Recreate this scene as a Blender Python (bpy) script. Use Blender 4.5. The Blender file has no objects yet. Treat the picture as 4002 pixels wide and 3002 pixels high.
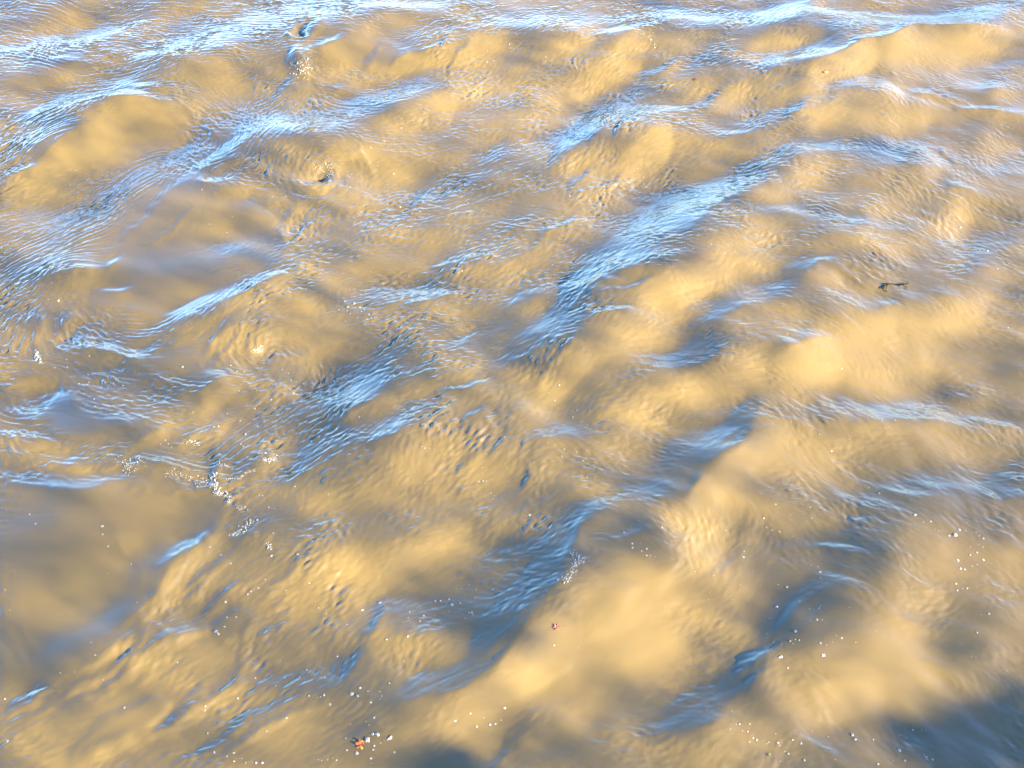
import bpy, bmesh, math, random
import numpy as np
from mathutils import Vector, Matrix

SC = bpy.context.scene
COL = SC.collection
R = math.radians

# ------------------------------------------------------------------ camera
CAM_H, PITCH, HFOV = 8.0, 46.0, 45.0
cam = bpy.data.cameras.new("camera")
cam.sensor_width = 36.0
cam.lens = 18.0 / math.tan(R(HFOV / 2))
cam.clip_start, cam.clip_end = 0.1, 20000.0
camera = bpy.data.objects.new("camera", cam)
camera.location = (0, 0, CAM_H)
camera.rotation_euler = (R(90 - PITCH), 0, 0)
COL.objects.link(camera)
SC.camera = camera

# ------------------------------------------------------------------ sky, sun, exposure
SUN_ELEV, SUN_AZ = 21.0, -26.0          # azimuth of the sun seen from +X, anticlockwise: behind the camera, to the right
VEIL = 0.14
world = bpy.data.worlds.new("World")
SC.world = world
world.use_nodes = True
wn = world.node_tree.nodes
wn.clear()
sky = wn.new("ShaderNodeTexSky")
sky.sky_type = 'NISHITA'
sky.sun_disc = False
sky.sun_elevation = R(SUN_ELEV)
sky.sun_rotation = R(90 - SUN_AZ)
sky.air_density = 1.0
sky.dust_density = 0.8
sky.ozone_density = 3.0
sky.altitude = 0
bg = wn.new("ShaderNodeBackground")
bg.inputs["Strength"].default_value = 0.085
wo = wn.new("ShaderNodeOutputWorld")
hs = wn.new("ShaderNodeHueSaturation")          # crisp, deep blue autumn sky
hs.inputs["Saturation"].default_value = 1.3; hs.inputs["Hue"].default_value = 0.512
world.node_tree.links.new(sky.outputs[0], hs.inputs["Color"])
world.node_tree.links.new(hs.outputs[0], bg.inputs[0])
# a bright veil of thin cloud low in the sky beyond the far bank
wl = world.node_tree.links
wc = wn.new("ShaderNodeTexCoord"); sx = wn.new("ShaderNodeSeparateXYZ")
mr = wn.new("ShaderNodeMapRange"); mr.interpolation_type = 'SMOOTHSTEP'
mr.inputs["From Min"].default_value, mr.inputs["From Max"].default_value = .62, .18
dt = wn.new("ShaderNodeVectorMath"); dt.operation = 'DOT_PRODUCT'; dt.inputs[1].default_value = (-.75, .66, 0)
ma = wn.new("ShaderNodeMapRange"); ma.inputs["From Min"].default_value, ma.inputs["From Max"].default_value = -.1, 1.0
ma.inputs["To Min"].default_value = .1
mm = wn.new("ShaderNodeMath"); mm.operation = 'MULTIPLY'
ms = wn.new("ShaderNodeMath"); ms.operation = 'MULTIPLY'; ms.inputs[1].default_value = VEIL
b2 = wn.new("ShaderNodeBackground"); b2.inputs["Color"].default_value = (.50, .74, 1.0, 1)
ad = wn.new("ShaderNodeAddShader")
wl.new(wc.outputs["Generated"], sx.inputs[0]); wl.new(sx.outputs["Z"], mr.inputs["Value"])
wl.new(wc.outputs["Generated"], dt.inputs[0]); wl.new(dt.outputs["Value"], ma.inputs["Value"])
wl.new(mr.outputs[0], mm.inputs[0]); wl.new(ma.outputs[0], mm.inputs[1]); wl.new(mm.outputs[0], ms.inputs[0]); wl.new(ms.outputs[0], b2.inputs["Strength"])
wl.new(bg.outputs[0], ad.inputs[0]); wl.new(b2.outputs[0], ad.inputs[1]); wl.new(ad.outputs[0], wo.inputs[0])

sl = bpy.data.lights.new("sun", 'SUN')
sl.energy = 5.0
sl.angle = R(0.7)
sl.color = (1.0, 0.87, 0.56)
sun = bpy.data.objects.new("sun", sl)
SUNV = Vector((math.cos(R(SUN_AZ)) * math.cos(R(SUN_ELEV)), math.sin(R(SUN_AZ)) * math.cos(R(SUN_ELEV)), math.sin(R(SUN_ELEV))))
sun.rotation_euler = (-SUNV).to_track_quat('-Z', 'Y').to_euler()
sun.location = SUNV * 60
COL.objects.link(sun)

SC.view_settings.view_transform = 'Standard'
SC.view_settings.look = 'None'
SC.view_settings.gamma = 1.0
SC.view_settings.exposure = 3.86

# ------------------------------------------------------------------ picture <-> river surface
W, H = 4002.0, 3002.0
FPX = W / 2 / math.tan(R(HFOV / 2))
SP, CP = math.sin(R(PITCH)), math.cos(R(PITCH))
TS = 1334.0 / 2212.0                      # scale of the survey sheets

def src(tile, x, y):
    """survey sheet (row, column digits) -> photo pixel"""
    r, c = divmod(tile, 10)
    return c * 1334.0 + x * TS, r * 1000.0 + y * TS

def ground(px, py, z=0.0):
    u, v = (px - W / 2) / FPX, (H / 2 - py) / FPX
    dx, dy, dz = u, CP + v * SP, -SP + v * CP
    t = (z - CAM_H) / dz
    return dx * t, dy * t

def tag(o, label=None, cat=None, group=None, kind=None):
    if label: o["label"] = label
    if cat: o["category"] = cat
    if group: o["group"] = group
    if kind: o["kind"] = kind
    return o
# ------------------------------------------------------------------ tuning of the water
SLOPE = 0.34
SLOPE_V = 0.35
THIN_V = 0.26
CUT = 0.9
THIN_BOOST = 1.0
BIG_A, LUMP_A, MID_A, FINE_A, LONG_A = 0.02, 0.02, 0.045, 0.20, 0.125
SWELL_A = 0.075
SOFT_KEEP = 0.6
WATER_IOR = 1.56
WATER_ROUGH = 0.17
MUD_A = (0.0680, 0.0460, 0.0118, 1)
MUD_B = (0.0820, 0.0555, 0.0148, 1)
SH_BASE, SH_GRAD, SH_GAIN = 0.77, 0.17, 0.52
# ------------------------------------------------------------------ survey of the waves: slope toward (+) or away from (-) the sun
# per sheet:  slope width  x,y x,y ...
WAVES = {
0: """
.5 60 330,150 400,80 560,60
.6 45 1060,40 1350,20
.4 40 150,210 450,130
.5 50 60,560 300,550 480,510
.3 40 800,200 950,230
.5 60 1090,530 1280,490 1600,600
.4 90 1400,560
.9 80 150,1180 450,1040 600,930 800,830 1000,800 1250,850
.5 40 600,800 900,730 1000,710
.7 60 0,1280 250,1180
.5 40 400,1250 500,1230
.4 30 950,630 1130,610
.6 30 1160,690 1250,730
-1.2 25 520,670 700,660 900,670 1080,690
-.9 14 880,590 1140,585
-.7 25 250,710 450,700
-1.1 20 0,1170 130,1120 260,1110
-1.1 22 0,310 150,310 260,330
-.9 14 260,330 350,390 480,415
-.8 20 450,110 600,180 720,205 900,130
-.5 60 100,270 300,200 500,230 800,200 950,180
-.5 70 1100,300 1400,280
-.5 120 1500,150 1900,80 2100,120
-.7 20 900,360 1100,390
-.4 40 700,560 900,560
-.5 40 150,760 400,740
-.5 50 50,1000 300,900 450,850
-.4 15 300,1060 420,930
-.9 16 1300,1080 1500,960 1600,910
-.5 40 1100,980 1300,930
-.5 80 1450,800 1700,850 2000,820
-.6 10 1250,780 1380,880
-.6 10 1280,720 1420,800
-.3 50 700,1250 900,1130
-.4 70 400,1420 700,1350
-.4 50 1300,1620 1600,1580
.7 60 1850,1000 2150,950
.9 50 2050,1100 2150,1050
.5 20 1400,1110 1550,1070
.5 80 1500,1430 1700,1400
.9 30 1480,1260 1600,1270
.4 60 1850,1480
-1.3 11 1990,1190 2060,1185 2110,1160
.9 22 1960,1235 2080,1230 2160,1160 2170,1110
-.5 8 1900,1240 2000,1270 2120,1250
.5 70 2080,440 2212,400
-.7 10 2000,370 2100,340 2212,300
-.6 12 1990,470 2100,560 2212,560
-.5 10 1930,470 1850,580 1760,620
.4 30 1950,600 1990,700
""",
1: """
.5 50 250,150 560,150
.5 60 60,250 200,250
.4 90 100,330 300,350
.4 50 500,430 650,400
.6 40 350,470 500,400 700,380 780,360
.7 60 760,420 850,350 1000,310
.5 70 700,650 900,540 1050,510 1250,490
.4 60 80,560 300,520
.6 50 550,700 700,650
.6 45 1320,360 1500,290 1700,230
.6 40 1750,330 1950,290
.7 50 1800,400 1900,380
.6 70 1550,520 1750,450 1830,440
.6 60 1100,760 1300,680 1480,650
.5 40 1150,850 1400,770
.5 60 400,790 650,790
.4 70 900,850
.7 60 0,1000 120,1000
.6 80 60,1230 250,1050 350,1080
.5 50 460,1080 540,1050
.5 60 2000,950 2090,880
.9 40 2060,910
.6 50 1850,1080 2000,1000
.5 60 1500,1060 1650,990
.4 70 1650,1260 1850,1180
.4 50 2150,400 2212,380
.5 20 2100,150 2212,150
.5 70 650,1500 800,1430
.4 50 1350,1550 1480,1480
.3 60 250,1570 350,1540
.4 50 50,1350 200,1300
-.7 80 1450,880 1700,700 1850,560
-.8 16 1500,880 1590,740 1680,660
-.8 16 1620,880 1750,720
-.8 16 1790,880 1900,730 2000,690 2212,690
-.5 50 0,680 200,650 400,580
-.5 40 0,750 300,730
-.7 12 0,610 60,655 150,650
-.6 12 180,440 230,370
-.6 10 480,370 560,350 640,355
-.6 10 680,460 740,360 820,320
-.5 30 100,60 400,70 700,50
-.4 40 1000,160 1300,190
-.5 40 1700,130 1950,120 2200,90
-.8 14 1620,250 1800,220 2000,190 2212,120
-.6 12 1740,380 1980,345
-.7 14 1860,430 2050,435 2212,350
-.3 40 550,850 650,850
-.5 40 900,1000 1100,960
-.5 40 700,1120 1000,1100
-.4 30 1340,1050 1500,920
-.6 14 1480,1180 1600,1100
-.6 14 1660,1190 1820,1110
-.4 14 1500,1230 1650,1190
-1.2 80 2212,1250 2080,1340 1950,1480 1850,1600
-.9 100 2150,1450
-.5 40 1050,1440 1250,1400
-.6 14 1280,1490 1450,1430 1550,1380
-.4 30 400,1290 560,1210
-.6 12 640,1260 740,1200
-.4 40 1600,1600 1800,1560
-.5 10 1200,1610 1300,1540
""",
2: """
.9 60 920,480 1080,400 1180,360
.9 60 1300,340 1500,270 1700,250
.7 60 1750,280 2000,240 2212,210
.7 60 1400,380 1700,370 1900,400
.5 50 1050,490 1150,470
.5 50 600,680 800,600 950,540
.7 60 700,830 900,760 1100,690
.9 80 1380,620 1450,720 1550,760
.6 70 1200,780 1350,850
.8 90 2050,880 2150,900
.6 40 2050,610 2212,620
.6 60 750,1100 850,1080
.5 60 700,1200 900,1150
.5 50 480,1290 650,1270
.5 60 1150,1150 1250,1160
.7 40 1570,1110 1630,1110
.5 60 1250,1370 1450,1270
.9 70 1850,1320 1780,1400
.5 60 1600,1500 1750,1480
.6 60 200,1600 500,1590
.5 60 1200,1570 1400,1620
.4 40 430,320 550,300
.4 30 620,300 760,290
.5 40 250,640 450,570
.4 40 60,590 150,580
.5 40 0,930 90,910
.5 40 180,960 300,940
.4 60 100,1120 250,1080
.4 50 420,1010 550,980
.6 20 830,60 900,40
.5 30 1100,20 1500,40
.4 20 850,140 1100,150
.4 25 980,270 1060,265
.4 30 50,230 200,220
.5 40 560,530 640,510
.4 70 1700,720 1800,720
.5 60 1600,1000 1700,1000
.4 70 500,1500 600,1480
-.8 50 450,120 650,60 800,20
-.6 50 100,80 400,100
-.6 50 500,160 700,110
-.8 40 1300,180 1600,170 1900,150
-.8 50 1650,130 1800,110 2000,60 2212,30
-.5 20 950,80 1150,100 1350,150
-1.1 25 900,440 1000,380 1150,330
-1 14 1150,320 1350,270 1450,240
-.9 12 1500,210 1700,215 2030,200
-.8 50 750,400 950,310
-.6 40 500,450 700,390
-.6 25 0,690 130,670 250,600
-.5 40 30,400 250,350
-.5 40 200,780 400,830 600,760
-.7 20 640,770 800,700
-.6 20 250,880 400,860
-.7 14 1340,490 1500,570 1700,610
-.7 14 1700,640 1900,690 2212,710
-.5 14 1900,550 2100,550
-.5 30 2080,400 2212,400
-.7 40 600,1000 750,960 1050,950
-.7 40 350,1100 550,1040
-.5 50 1050,1080 1250,1080 1500,1080
-.5 60 1200,980 1500,960
-.5 14 1520,1040 1620,1070
-.4 14 1650,940 1800,1040
-.5 14 1680,1150 1900,1260 2000,1310
-1.2 70 0,1260 150,1230
-.8 70 0,1400 150,1330 300,1240
-.8 40 350,1220 500,1180
-.5 40 0,1530 80,1460
-.4 60 400,1400 700,1380
-.4 60 700,1550 900,1500
-.4 14 1050,1430 1200,1480
-.5 60 1950,1560 2150,1500
-.4 30 2050,1060 2212,1080
-.5 30 580,720 700,690
-.5 40 950,570 1100,550
-.4 30 1620,800 1660,800
-.4 40 1150,900 1250,900
""",
10: """
.9 50 480,150 620,130
.6 40 560,250 500,200
.3 90 800,230 1100,180
.5 40 850,420 950,430
.7 30 370,520 450,430
.4 30 250,470 200,580
.4 40 1700,250 1900,150 2000,60
.4 60 2080,250 2150,240
.5 50 1800,330 2000,310
1 20 1650,600 1720,530 1790,470
.7 60 1800,490 1920,480
.5 70 1500,600 1600,520
.6 70 1750,650 1950,700 1900,790
.5 50 2080,600 2150,590
.8 40 120,860 200,800 400,830
.4 50 150,960 220,980
.5 30 430,620 600,640 850,720
.5 25 780,590 950,570 1100,510 1250,450
.5 30 850,750 1000,830 1200,880
.5 40 1420,870 1500,840
.5 30 1320,990 1400,920 1530,930
.7 60 950,1220 1050,1150
.4 60 1150,1050 1250,1020
.5 60 1250,1250 1320,1300
.5 30 1430,1110 1480,1090
.7 25 0,1210 200,1240 500,1290
.8 40 0,1320 200,1350 450,1390 700,1390
.9 25 800,1350 850,1330
.6 25 1080,1400 1300,1460
.4 60 1150,1560 1250,1560
.3 120 700,1600 1100,1620
.5 40 1650,1380 1780,1340
.4 60 1600,1550 1900,1530
.5 80 2050,1610 2150,1590
.4 40 1750,920 1800,860
.4 40 1750,1250 1900,1200
.3 40 50,480 150,480
.4 40 60,700 120,710
-.4 80 100,150 300,80
-.8 14 470,120 620,110
-.9 10 700,80 780,20
-.5 100 1000,60 1500,60
-.9 18 1050,395 1200,360 1350,290
-.8 35 1250,340 1450,270 1600,210 1750,140
-.8 14 1600,200 1850,100
-.5 40 1100,430 1300,390
-.5 50 620,480 850,500 1050,480
-.7 14 480,450 550,550 700,600 850,650 1050,660
-1 12 830,610 950,600 1050,575
-.4 60 1050,700 1300,750
-.6 30 1200,800 1380,820
-.9 12 1380,770 1520,785
-.4 70 450,920 550,980
-.4 60 330,880 380,890
-.3 80 400,1080 700,1100
-.8 14 0,1150 150,1180 300,1210
-.9 14 0,1270 150,1290 350,1340 500,1370
-1 30 0,1370 200,1415 400,1455 500,1475
-.5 35 100,1430 300,1480 500,1500 650,1460
-1.1 12 550,1425 750,1445 850,1455
-.9 12 1080,1435 1250,1485 1390,1495
-.6 50 1850,1050 2000,950 2150,870
-1 60 2212,920 2150,980
-.7 70 1900,1230 2050,1200 2212,1080
-.6 60 2000,1300 2212,1250
-.7 14 1900,930 2000,880 2150,830
-.5 40 1850,1420 1950,1380
-.4 50 1330,1380 1370,1370
-.7 12 1250,880 1400,850 1450,820
-.7 10 1110,790 1250,850
-.8 9 50,940 100,990 170,1020 250,1010 290,940
-.4 9 60,990 110,1040 200,1060
-.5 9 900,1090 940,1100
-.6 10 640,210 760,215 870,195
-.5 9 430,530 480,480 480,420
""",
11: """
.35 60 100,100 300,80
.4 60 450,80 550,60
.6 50 760,110 900,70
.6 60 1000,120 1200,40 1300,20
.7 30 600,560 750,490 850,450
.5 50 1200,380 1400,260
.5 40 1780,230 2000,150
.9 60 2000,300 2100,250 2212,220
.7 50 1930,390 1990,370
.9 70 1820,500 1950,510 2100,480
.7 60 2000,560 2150,560
.9 60 1350,830 1480,740 1550,690
.8 60 1600,690 1750,640 1850,600
.8 60 1250,980 1320,900
.5 60 1200,1060 1400,1040
.5 50 1000,920 1150,880
.7 60 1720,1240 1790,1240
.4 70 1620,1220 1680,1220
.5 80 1800,1000 1900,980
.5 80 2000,900 2212,870
.4 100 1950,1080 2050,1080
.4 60 500,690 600,690
.5 60 700,690 830,640
.5 60 250,980 400,950
.5 50 550,930 650,850
.9 30 0,1070 100,1040 200,970
.5 60 500,1230 660,1170
.7 25 880,1220 940,1120 950,1050
.7 20 820,1340 880,1290
.5 60 1000,1390 1100,1300
.5 90 150,1480 400,1430
.4 100 300,1560 600,1530
.5 80 550,1330 700,1290
.5 60 1580,1500 1750,1440
.4 80 1380,1250 1430,1250
.4 60 1280,1400 1330,1400
.4 60 870,1500 930,1490
.4 60 1700,330 1850,320
.3 60 820,780 880,770
.3 60 1120,780 1180,770
-.7 50 650,40 850,20
-.6 40 400,210 600,170
-.6 20 320,270 550,210 700,230
-.8 16 430,310 600,260 720,230
-.5 60 180,250 230,240
-1 50 1500,180 1600,80 1700,20
-.9 60 1700,100 1850,40 2050,20
-.9 40 1600,170 1700,100
-1 60 1520,220 1450,320 1380,380
-.9 12 1450,205 1600,205 1760,200
-.5 14 1660,290 1850,270 2050,230
-.8 60 1560,300 1500,400 1400,450
-.8 60 1250,500 1400,480 1500,500
-.7 70 1150,600 1350,560
-.7 16 1600,430 1750,420 1880,410
-.7 14 1500,600 1420,660 1300,750
-.5 40 1050,690 1250,650
-.6 14 1190,860 1300,780
-.5 30 1080,300 1300,220
-.7 14 740,560 880,480
-.5 60 900,520 1050,420
-.4 60 650,720 700,600
-1 70 0,850 150,760 220,740
-1.2 70 40,900 180,870
-.9 14 0,1050 120,980 220,930
-.6 60 250,650 400,600
-.6 40 280,780 330,770
-.5 60 450,750 510,750
-.4 50 520,720 580,720
-.7 60 500,1020 620,960
-1 40 250,1150 400,1090 440,1020
-.6 50 50,1190 200,1180
-.8 14 200,1230 350,1190 430,1100
-.6 14 650,900 780,880 960,830
-.6 14 830,1070 930,1010
-.6 14 740,1390 850,1310
-.6 12 930,1310 1050,1190
-.5 80 1500,980 1600,930
-.4 80 1450,1080 1600,1100
-.5 50 2050,680 2200,680
-.5 80 2100,1230 2212,1200
-.9 80 2130,1400 2190,1390
-.6 60 2060,1520 2140,1510
-.7 14 2000,1310 2120,1440
-.5 40 1500,1630 1650,1640
-.4 60 1850,1540 1950,1520
-.6 16 1180,1490 1220,1420 1220,1370
-.4 80 1000,1600 1250,1580
-.4 60 1680,1130 1720,1130
-.4 50 1270,1160 1330,1160
""",
12: """
.9 60 0,230 100,160 220,80
.8 60 150,200 350,120 550,50
.8 60 0,280 60,270
.6 80 400,420 550,390 700,420
.7 60 880,150 950,220
.6 30 970,155 1030,165
.7 80 950,420 1200,450 1450,400
.7 80 1000,520 1250,530 1600,470 1900,330
.8 70 1750,420 1950,250 2050,150 2150,100
1.4 70 780,680 860,620 940,640
1.1 60 800,740 950,760
.8 80 1000,650 1200,700 1350,780
.7 80 1150,820 1500,780
.8 60 300,690 450,660
.7 80 200,800 400,780 600,770
.5 80 20,850 80,850
.4 100 80,1000 130,1000
.5 100 1600,650 1900,700
.4 50 700,890 900,880
.6 60 670,760 730,760
.4 60 1700,900 2000,880 2200,880
.8 80 350,1360 450,1270 600,1130
.8 80 100,1560 250,1450 350,1400
.4 120 700,1200 1000,1250
.4 100 1100,1150 1300,1130
.5 70 1400,1100 1600,1120
.5 70 1500,1220 1700,1160 2000,1100 2150,1140
.5 70 1750,1300 1850,1380
.3 120 770,1450 830,1450
.3 80 1470,1330 1530,1330
.4 60 1820,1280 1880,1280
.4 60 2070,1250 2130,1250
.3 60 1650,1600 2000,1620
.4 60 1270,120 1330,130
-.6 50 0,480 200,440 350,300
-.6 40 500,260 700,230
-.5 14 230,350 400,330
-.7 60 800,80 700,130
-.7 14 800,120 900,60 1000,30
-.6 14 1000,110 1100,170 1220,200
-.4 40 1250,310 1400,310
-.4 14 1250,320 1400,325
-.4 30 1500,240 1700,290
-.4 30 1800,80 1950,50
-.7 70 30,640 200,600
-.7 60 0,690 120,690
-.4 30 620,620 750,590 800,480
-1.1 50 450,960 380,1060
-1.2 70 300,1150 150,1220 0,1260
-1 60 0,1420 100,1300 250,1290
-.6 14 150,1270 250,1210 300,1160
-.8 20 430,1140 340,1240
-.7 20 0,1560 60,1470 140,1430
-.5 50 260,1320 300,1300
-.6 50 1220,940 1400,980 1550,1000
-.5 40 1050,1070 1250,1050
-.6 14 1550,960 1700,1050
-.6 25 1850,1010 2000,1040 2150,1090
-.4 30 600,1000 750,1100
-.4 60 800,1000 1000,1000
-.5 50 1700,810 1900,830
-.4 40 2050,690 2212,680
-.4 40 2070,900 2130,910
-1 70 2212,1350 2100,1400
-.7 60 2000,1520 2212,1500
-.5 80 1500,1430 1800,1420
-.5 100 1200,1600 1500,1560
-.5 100 1220,1500 1280,1500
-.6 14 1900,1470 2000,1530 2100,1550
-.3 80 870,1560 930,1550
""",
20: """
.45 120 700,300 500,450
.3 100 950,100 1050,100
.6 50 1050,500 1150,400 1220,330
.7 25 1120,370 1250,270 1400,180
.4 60 950,620 1050,560
.6 25 500,1060 620,980 750,890 870,830
.5 16 450,1170 650,1060 850,960
.6 35 750,1090 900,980 1050,880 1200,800 1300,770
.3 60 1150,650 1300,530
.3 60 1420,470 1480,450
.4 90 1300,950 1500,900
.3 90 1000,1100 1200,1050
.4 50 1200,1270 1350,1190 1500,1130
.6 25 1000,1440 1150,1380
.6 30 600,1600 750,1510 950,1450
.3 120 400,1500 650,1400
.5 60 0,900 100,1050 250,1050
.3 40 100,620 200,760
.5 60 2100,320 2212,300
.8 50 2130,400 2190,370
.5 80 1950,500 2100,430
.4 70 1600,560 1750,500
.4 60 1700,700 1900,620
.4 60 1800,900 2000,860
.4 50 1650,220 1780,160
.4 40 1850,290 2000,200
.5 30 280,1170 350,1150
.5 40 1670,1210 1730,1190
.4 70 1800,1450 2000,1400 2100,1320
.3 70 1660,1560 1740,1540
.3 50 830,260 880,240
-.6 80 400,850 600,790 750,740
-.4 60 230,960 280,940
-.5 50 750,660 850,590
-.4 60 900,400 1000,300
-.6 30 1080,320 1180,250 1280,210
-.5 80 100,80 300,50
-.7 14 950,760 1080,660 1180,600 1230,500 1330,400
-.7 14 650,1080 800,970 900,900
-1 14 400,1230 600,1130 750,1050 850,1000
-.7 14 1000,940 1150,900 1250,840
-.7 14 300,1290 400,1200
-.6 30 0,1300 150,1200 300,1130
-.6 20 100,1370 250,1330
-1.1 16 950,1420 1050,1350 1120,1290
-1 16 1220,820 1330,800
-.6 20 1200,1200 1300,1130
-.7 12 1400,1240 1550,1190
-.5 50 1650,1100 1850,1080 2000,1060
-.7 14 1750,1270 1900,1200 2050,1180
-.7 25 1450,1440 1600,1340 1800,1270
-.7 20 1250,1570 1400,1510 1500,1500
-.6 50 1500,1560 1350,1620 1100,1640
-.5 14 1650,1450 1750,1360 1900,1280
-.6 50 2100,1100 2212,1000
-.6 12 1560,890 1640,720 1690,660
-.6 12 1500,1090 1560,1000 1570,900
-.5 12 1280,670 1380,590 1500,490
-.6 12 1880,390 2000,310
-.5 12 850,1150 1000,980
-.4 20 1650,120 1550,180
""",
21: """
.9 40 250,270 450,220 600,200
.8 60 600,180 750,100
.9 80 100,420 300,360 450,320
.6 50 100,530 250,480
.6 60 0,330 50,320
.4 50 800,220 950,230
1.3 50 1180,1130 1250,1040 1400,850 1440,800
1 80 1130,1000 1250,950 1350,850
.8 80 950,1200 1100,1120 1200,1150
.9 60 1450,760 1520,600
.7 150 1700,700 1900,650
.6 150 1650,950 1900,850
.5 120 2100,400 2000,550
.6 80 2100,50 2212,200
.5 100 1650,420 1800,400
.5 150 2000,1000 2150,800
.5 80 700,1340 900,1260
.5 80 350,1480 500,1400 700,1400 900,1400
.4 80 700,1500 900,1480
.4 60 200,1560 300,1500
.4 80 1300,1450 1500,1330
.4 80 1800,1530 1950,1500 1700,1450
.3 80 1700,1640 2100,1630
.3 80 570,300 630,300
.35 80 700,880 800,800 650,820
.4 80 300,920 450,900
.4 50 370,1090 430,1080
.4 40 960,130 1030,120
.4 60 1650,100 1750,60
.3 60 1360,640 1400,630
.5 60 1270,810 1330,790
.4 60 460,680 530,670
.3 60 450,470 700,450
.4 40 1420,470 1440,440
1 30 1380,980 1420,930
-1.3 60 1450,80 1350,200 1330,330
-1 40 1480,60 1560,30
-1.1 50 1350,400 1250,480
-.9 14 1550,60 1500,180 1430,330 1400,420
-.8 20 1350,500 1450,400
-1.2 70 1050,660 970,740
-1 80 1150,540 1080,640
-.9 50 900,870 1000,800
-.6 80 600,540 900,560
-.4 80 770,650 830,650
-.6 60 850,300 1050,280 1200,220
-.5 60 1120,250 1180,250
-.7 14 950,880 1100,780 1180,680 1240,590
-.7 25 950,1050 1100,900 1200,780
-1 50 500,1060 700,1080 850,1020 950,980
-.8 60 350,1200 480,1120
-.7 14 450,1150 550,1060
-.7 14 650,1170 800,1130
-.7 30 600,1140 700,1130 850,1090
-.6 50 210,590 250,570
-.6 14 140,780 220,720 270,600
-.5 50 50,1100 100,900
-.5 40 0,1020 100,950
-.4 50 130,710 170,690
-.5 50 300,730 600,720
-.6 50 1250,1270 1150,1400 1050,1520
-.7 14 960,1640 1080,1530
-.5 80 1100,1600 1300,1600
-.5 80 1420,1570 1480,1550
-.8 80 2100,1350 2000,1380 2212,1280
-.4 60 1670,1340 1730,1320
-.4 60 1700,180 1900,200
-.4 60 1920,90 1980,80
-.5 40 50,1450 150,1350
""",
22: """
.7 100 0,100 150,50
.6 100 50,350 150,250 200,100
.5 120 50,700 200,650
.5 80 420,590 480,570
.4 80 320,430 380,410
.5 80 70,1010 130,990
.4 80 550,60 800,60
.5 100 1500,300 1700,300
.4 80 1900,350 2100,430
.5 60 2170,260 2212,240
.5 80 1300,600 1600,570 1750,540
.4 80 2170,610 2212,590
.4 120 1370,720 1430,720
.5 120 1000,950 1300,900 1500,850
.9 80 950,1250 1100,1180 1200,1160
.8 80 600,1200 750,1250
.8 80 820,1340 880,1320
.5 100 1300,1200 1500,1230
.6 80 1500,1030 1600,1060
.4 100 1750,1250 1950,1150
.5 80 2100,850 2212,820
.5 80 2070,950 2130,950
.5 100 300,1400 500,1450
.4 100 60,1610 140,1590
.4 80 560,1570 640,1550
.4 60 500,1080 600,1040
-1 70 850,190 1050,180 1200,160
-.9 60 1100,260 1250,310
-.7 14 950,190 1100,260 1280,320
-.5 80 1000,350 1250,380
-.4 80 620,180 680,180
-.6 60 700,470 900,490 1100,470
-.6 80 600,620 850,560
-.7 60 550,720 650,720
-.5 80 670,840 730,820
-.9 60 350,1050 430,950
-.7 30 430,960 500,900
-1 80 150,1200 250,1100
-.9 80 30,1300 80,1280
-.5 100 20,1410 80,1390
-.4 80 1900,650 1800,600
-.3 80 1720,850 1780,850
-.4 60 1320,90 1380,70
-.4 60 480,1310 530,1290
-.5 80 1450,1500 1600,1450
""",
}
# still, smooth patches (1) and choppy ones (-1): strength width  x,y ...
SMOOTH = {
0: ".9 150 1000,1250 900,1450 700,1650\n.8 100 450,1020 800,850\n.6 90 80,560 400,540\n.5 90 1400,560\n-.6 130 1900,200 1500,250\n-.6 120 1700,700 1900,800",
1: ".5 120 100,350 350,330\n.4 100 60,1050\n-.3 200 1000,1100",
2: ".7 130 1100,420 1500,320 2000,300\n.6 130 1400,700 2100,850\n.5 120 900,760",
10: ".9 170 800,150 1200,150\n.9 100 900,300 1200,230\n.6 80 1150,620 1300,720\n.5 120 300,1000 600,1080\n1 160 300,1650 700,1600 1200,1600\n-.2 150 1700,1000 1300,1300\n-.4 120 150,250\n-.1 120 1500,1400",
11: ".6 120 1900,530 1450,800\n.5 150 1900,1000\n-.3 150 800,600",
12: ".7 200 900,650 1500,600\n.6 150 100,200 500,350\n.7 200 500,1250 200,1500\n.5 200 1500,1300",
20: "1 200 500,300 300,600 200,850\n1 150 900,100\n.8 120 800,700\n.7 120 600,1400 900,1300\n.5 100 1400,950\n-.1 200 1900,1000 1700,1400\n-.1 150 1600,300",
21: ".5 150 400,320\n.8 200 1300,950 1800,700\n.8 200 2000,900 1700,1100\n.6 200 1000,1350 500,1450\n.6 200 1900,300\n.4 100 600,500",
22: ".7 250 200,500 1200,900 1500,500\n.7 250 900,1250 1600,1200 2100,1500\n.6 200 200,1500",
}
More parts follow.
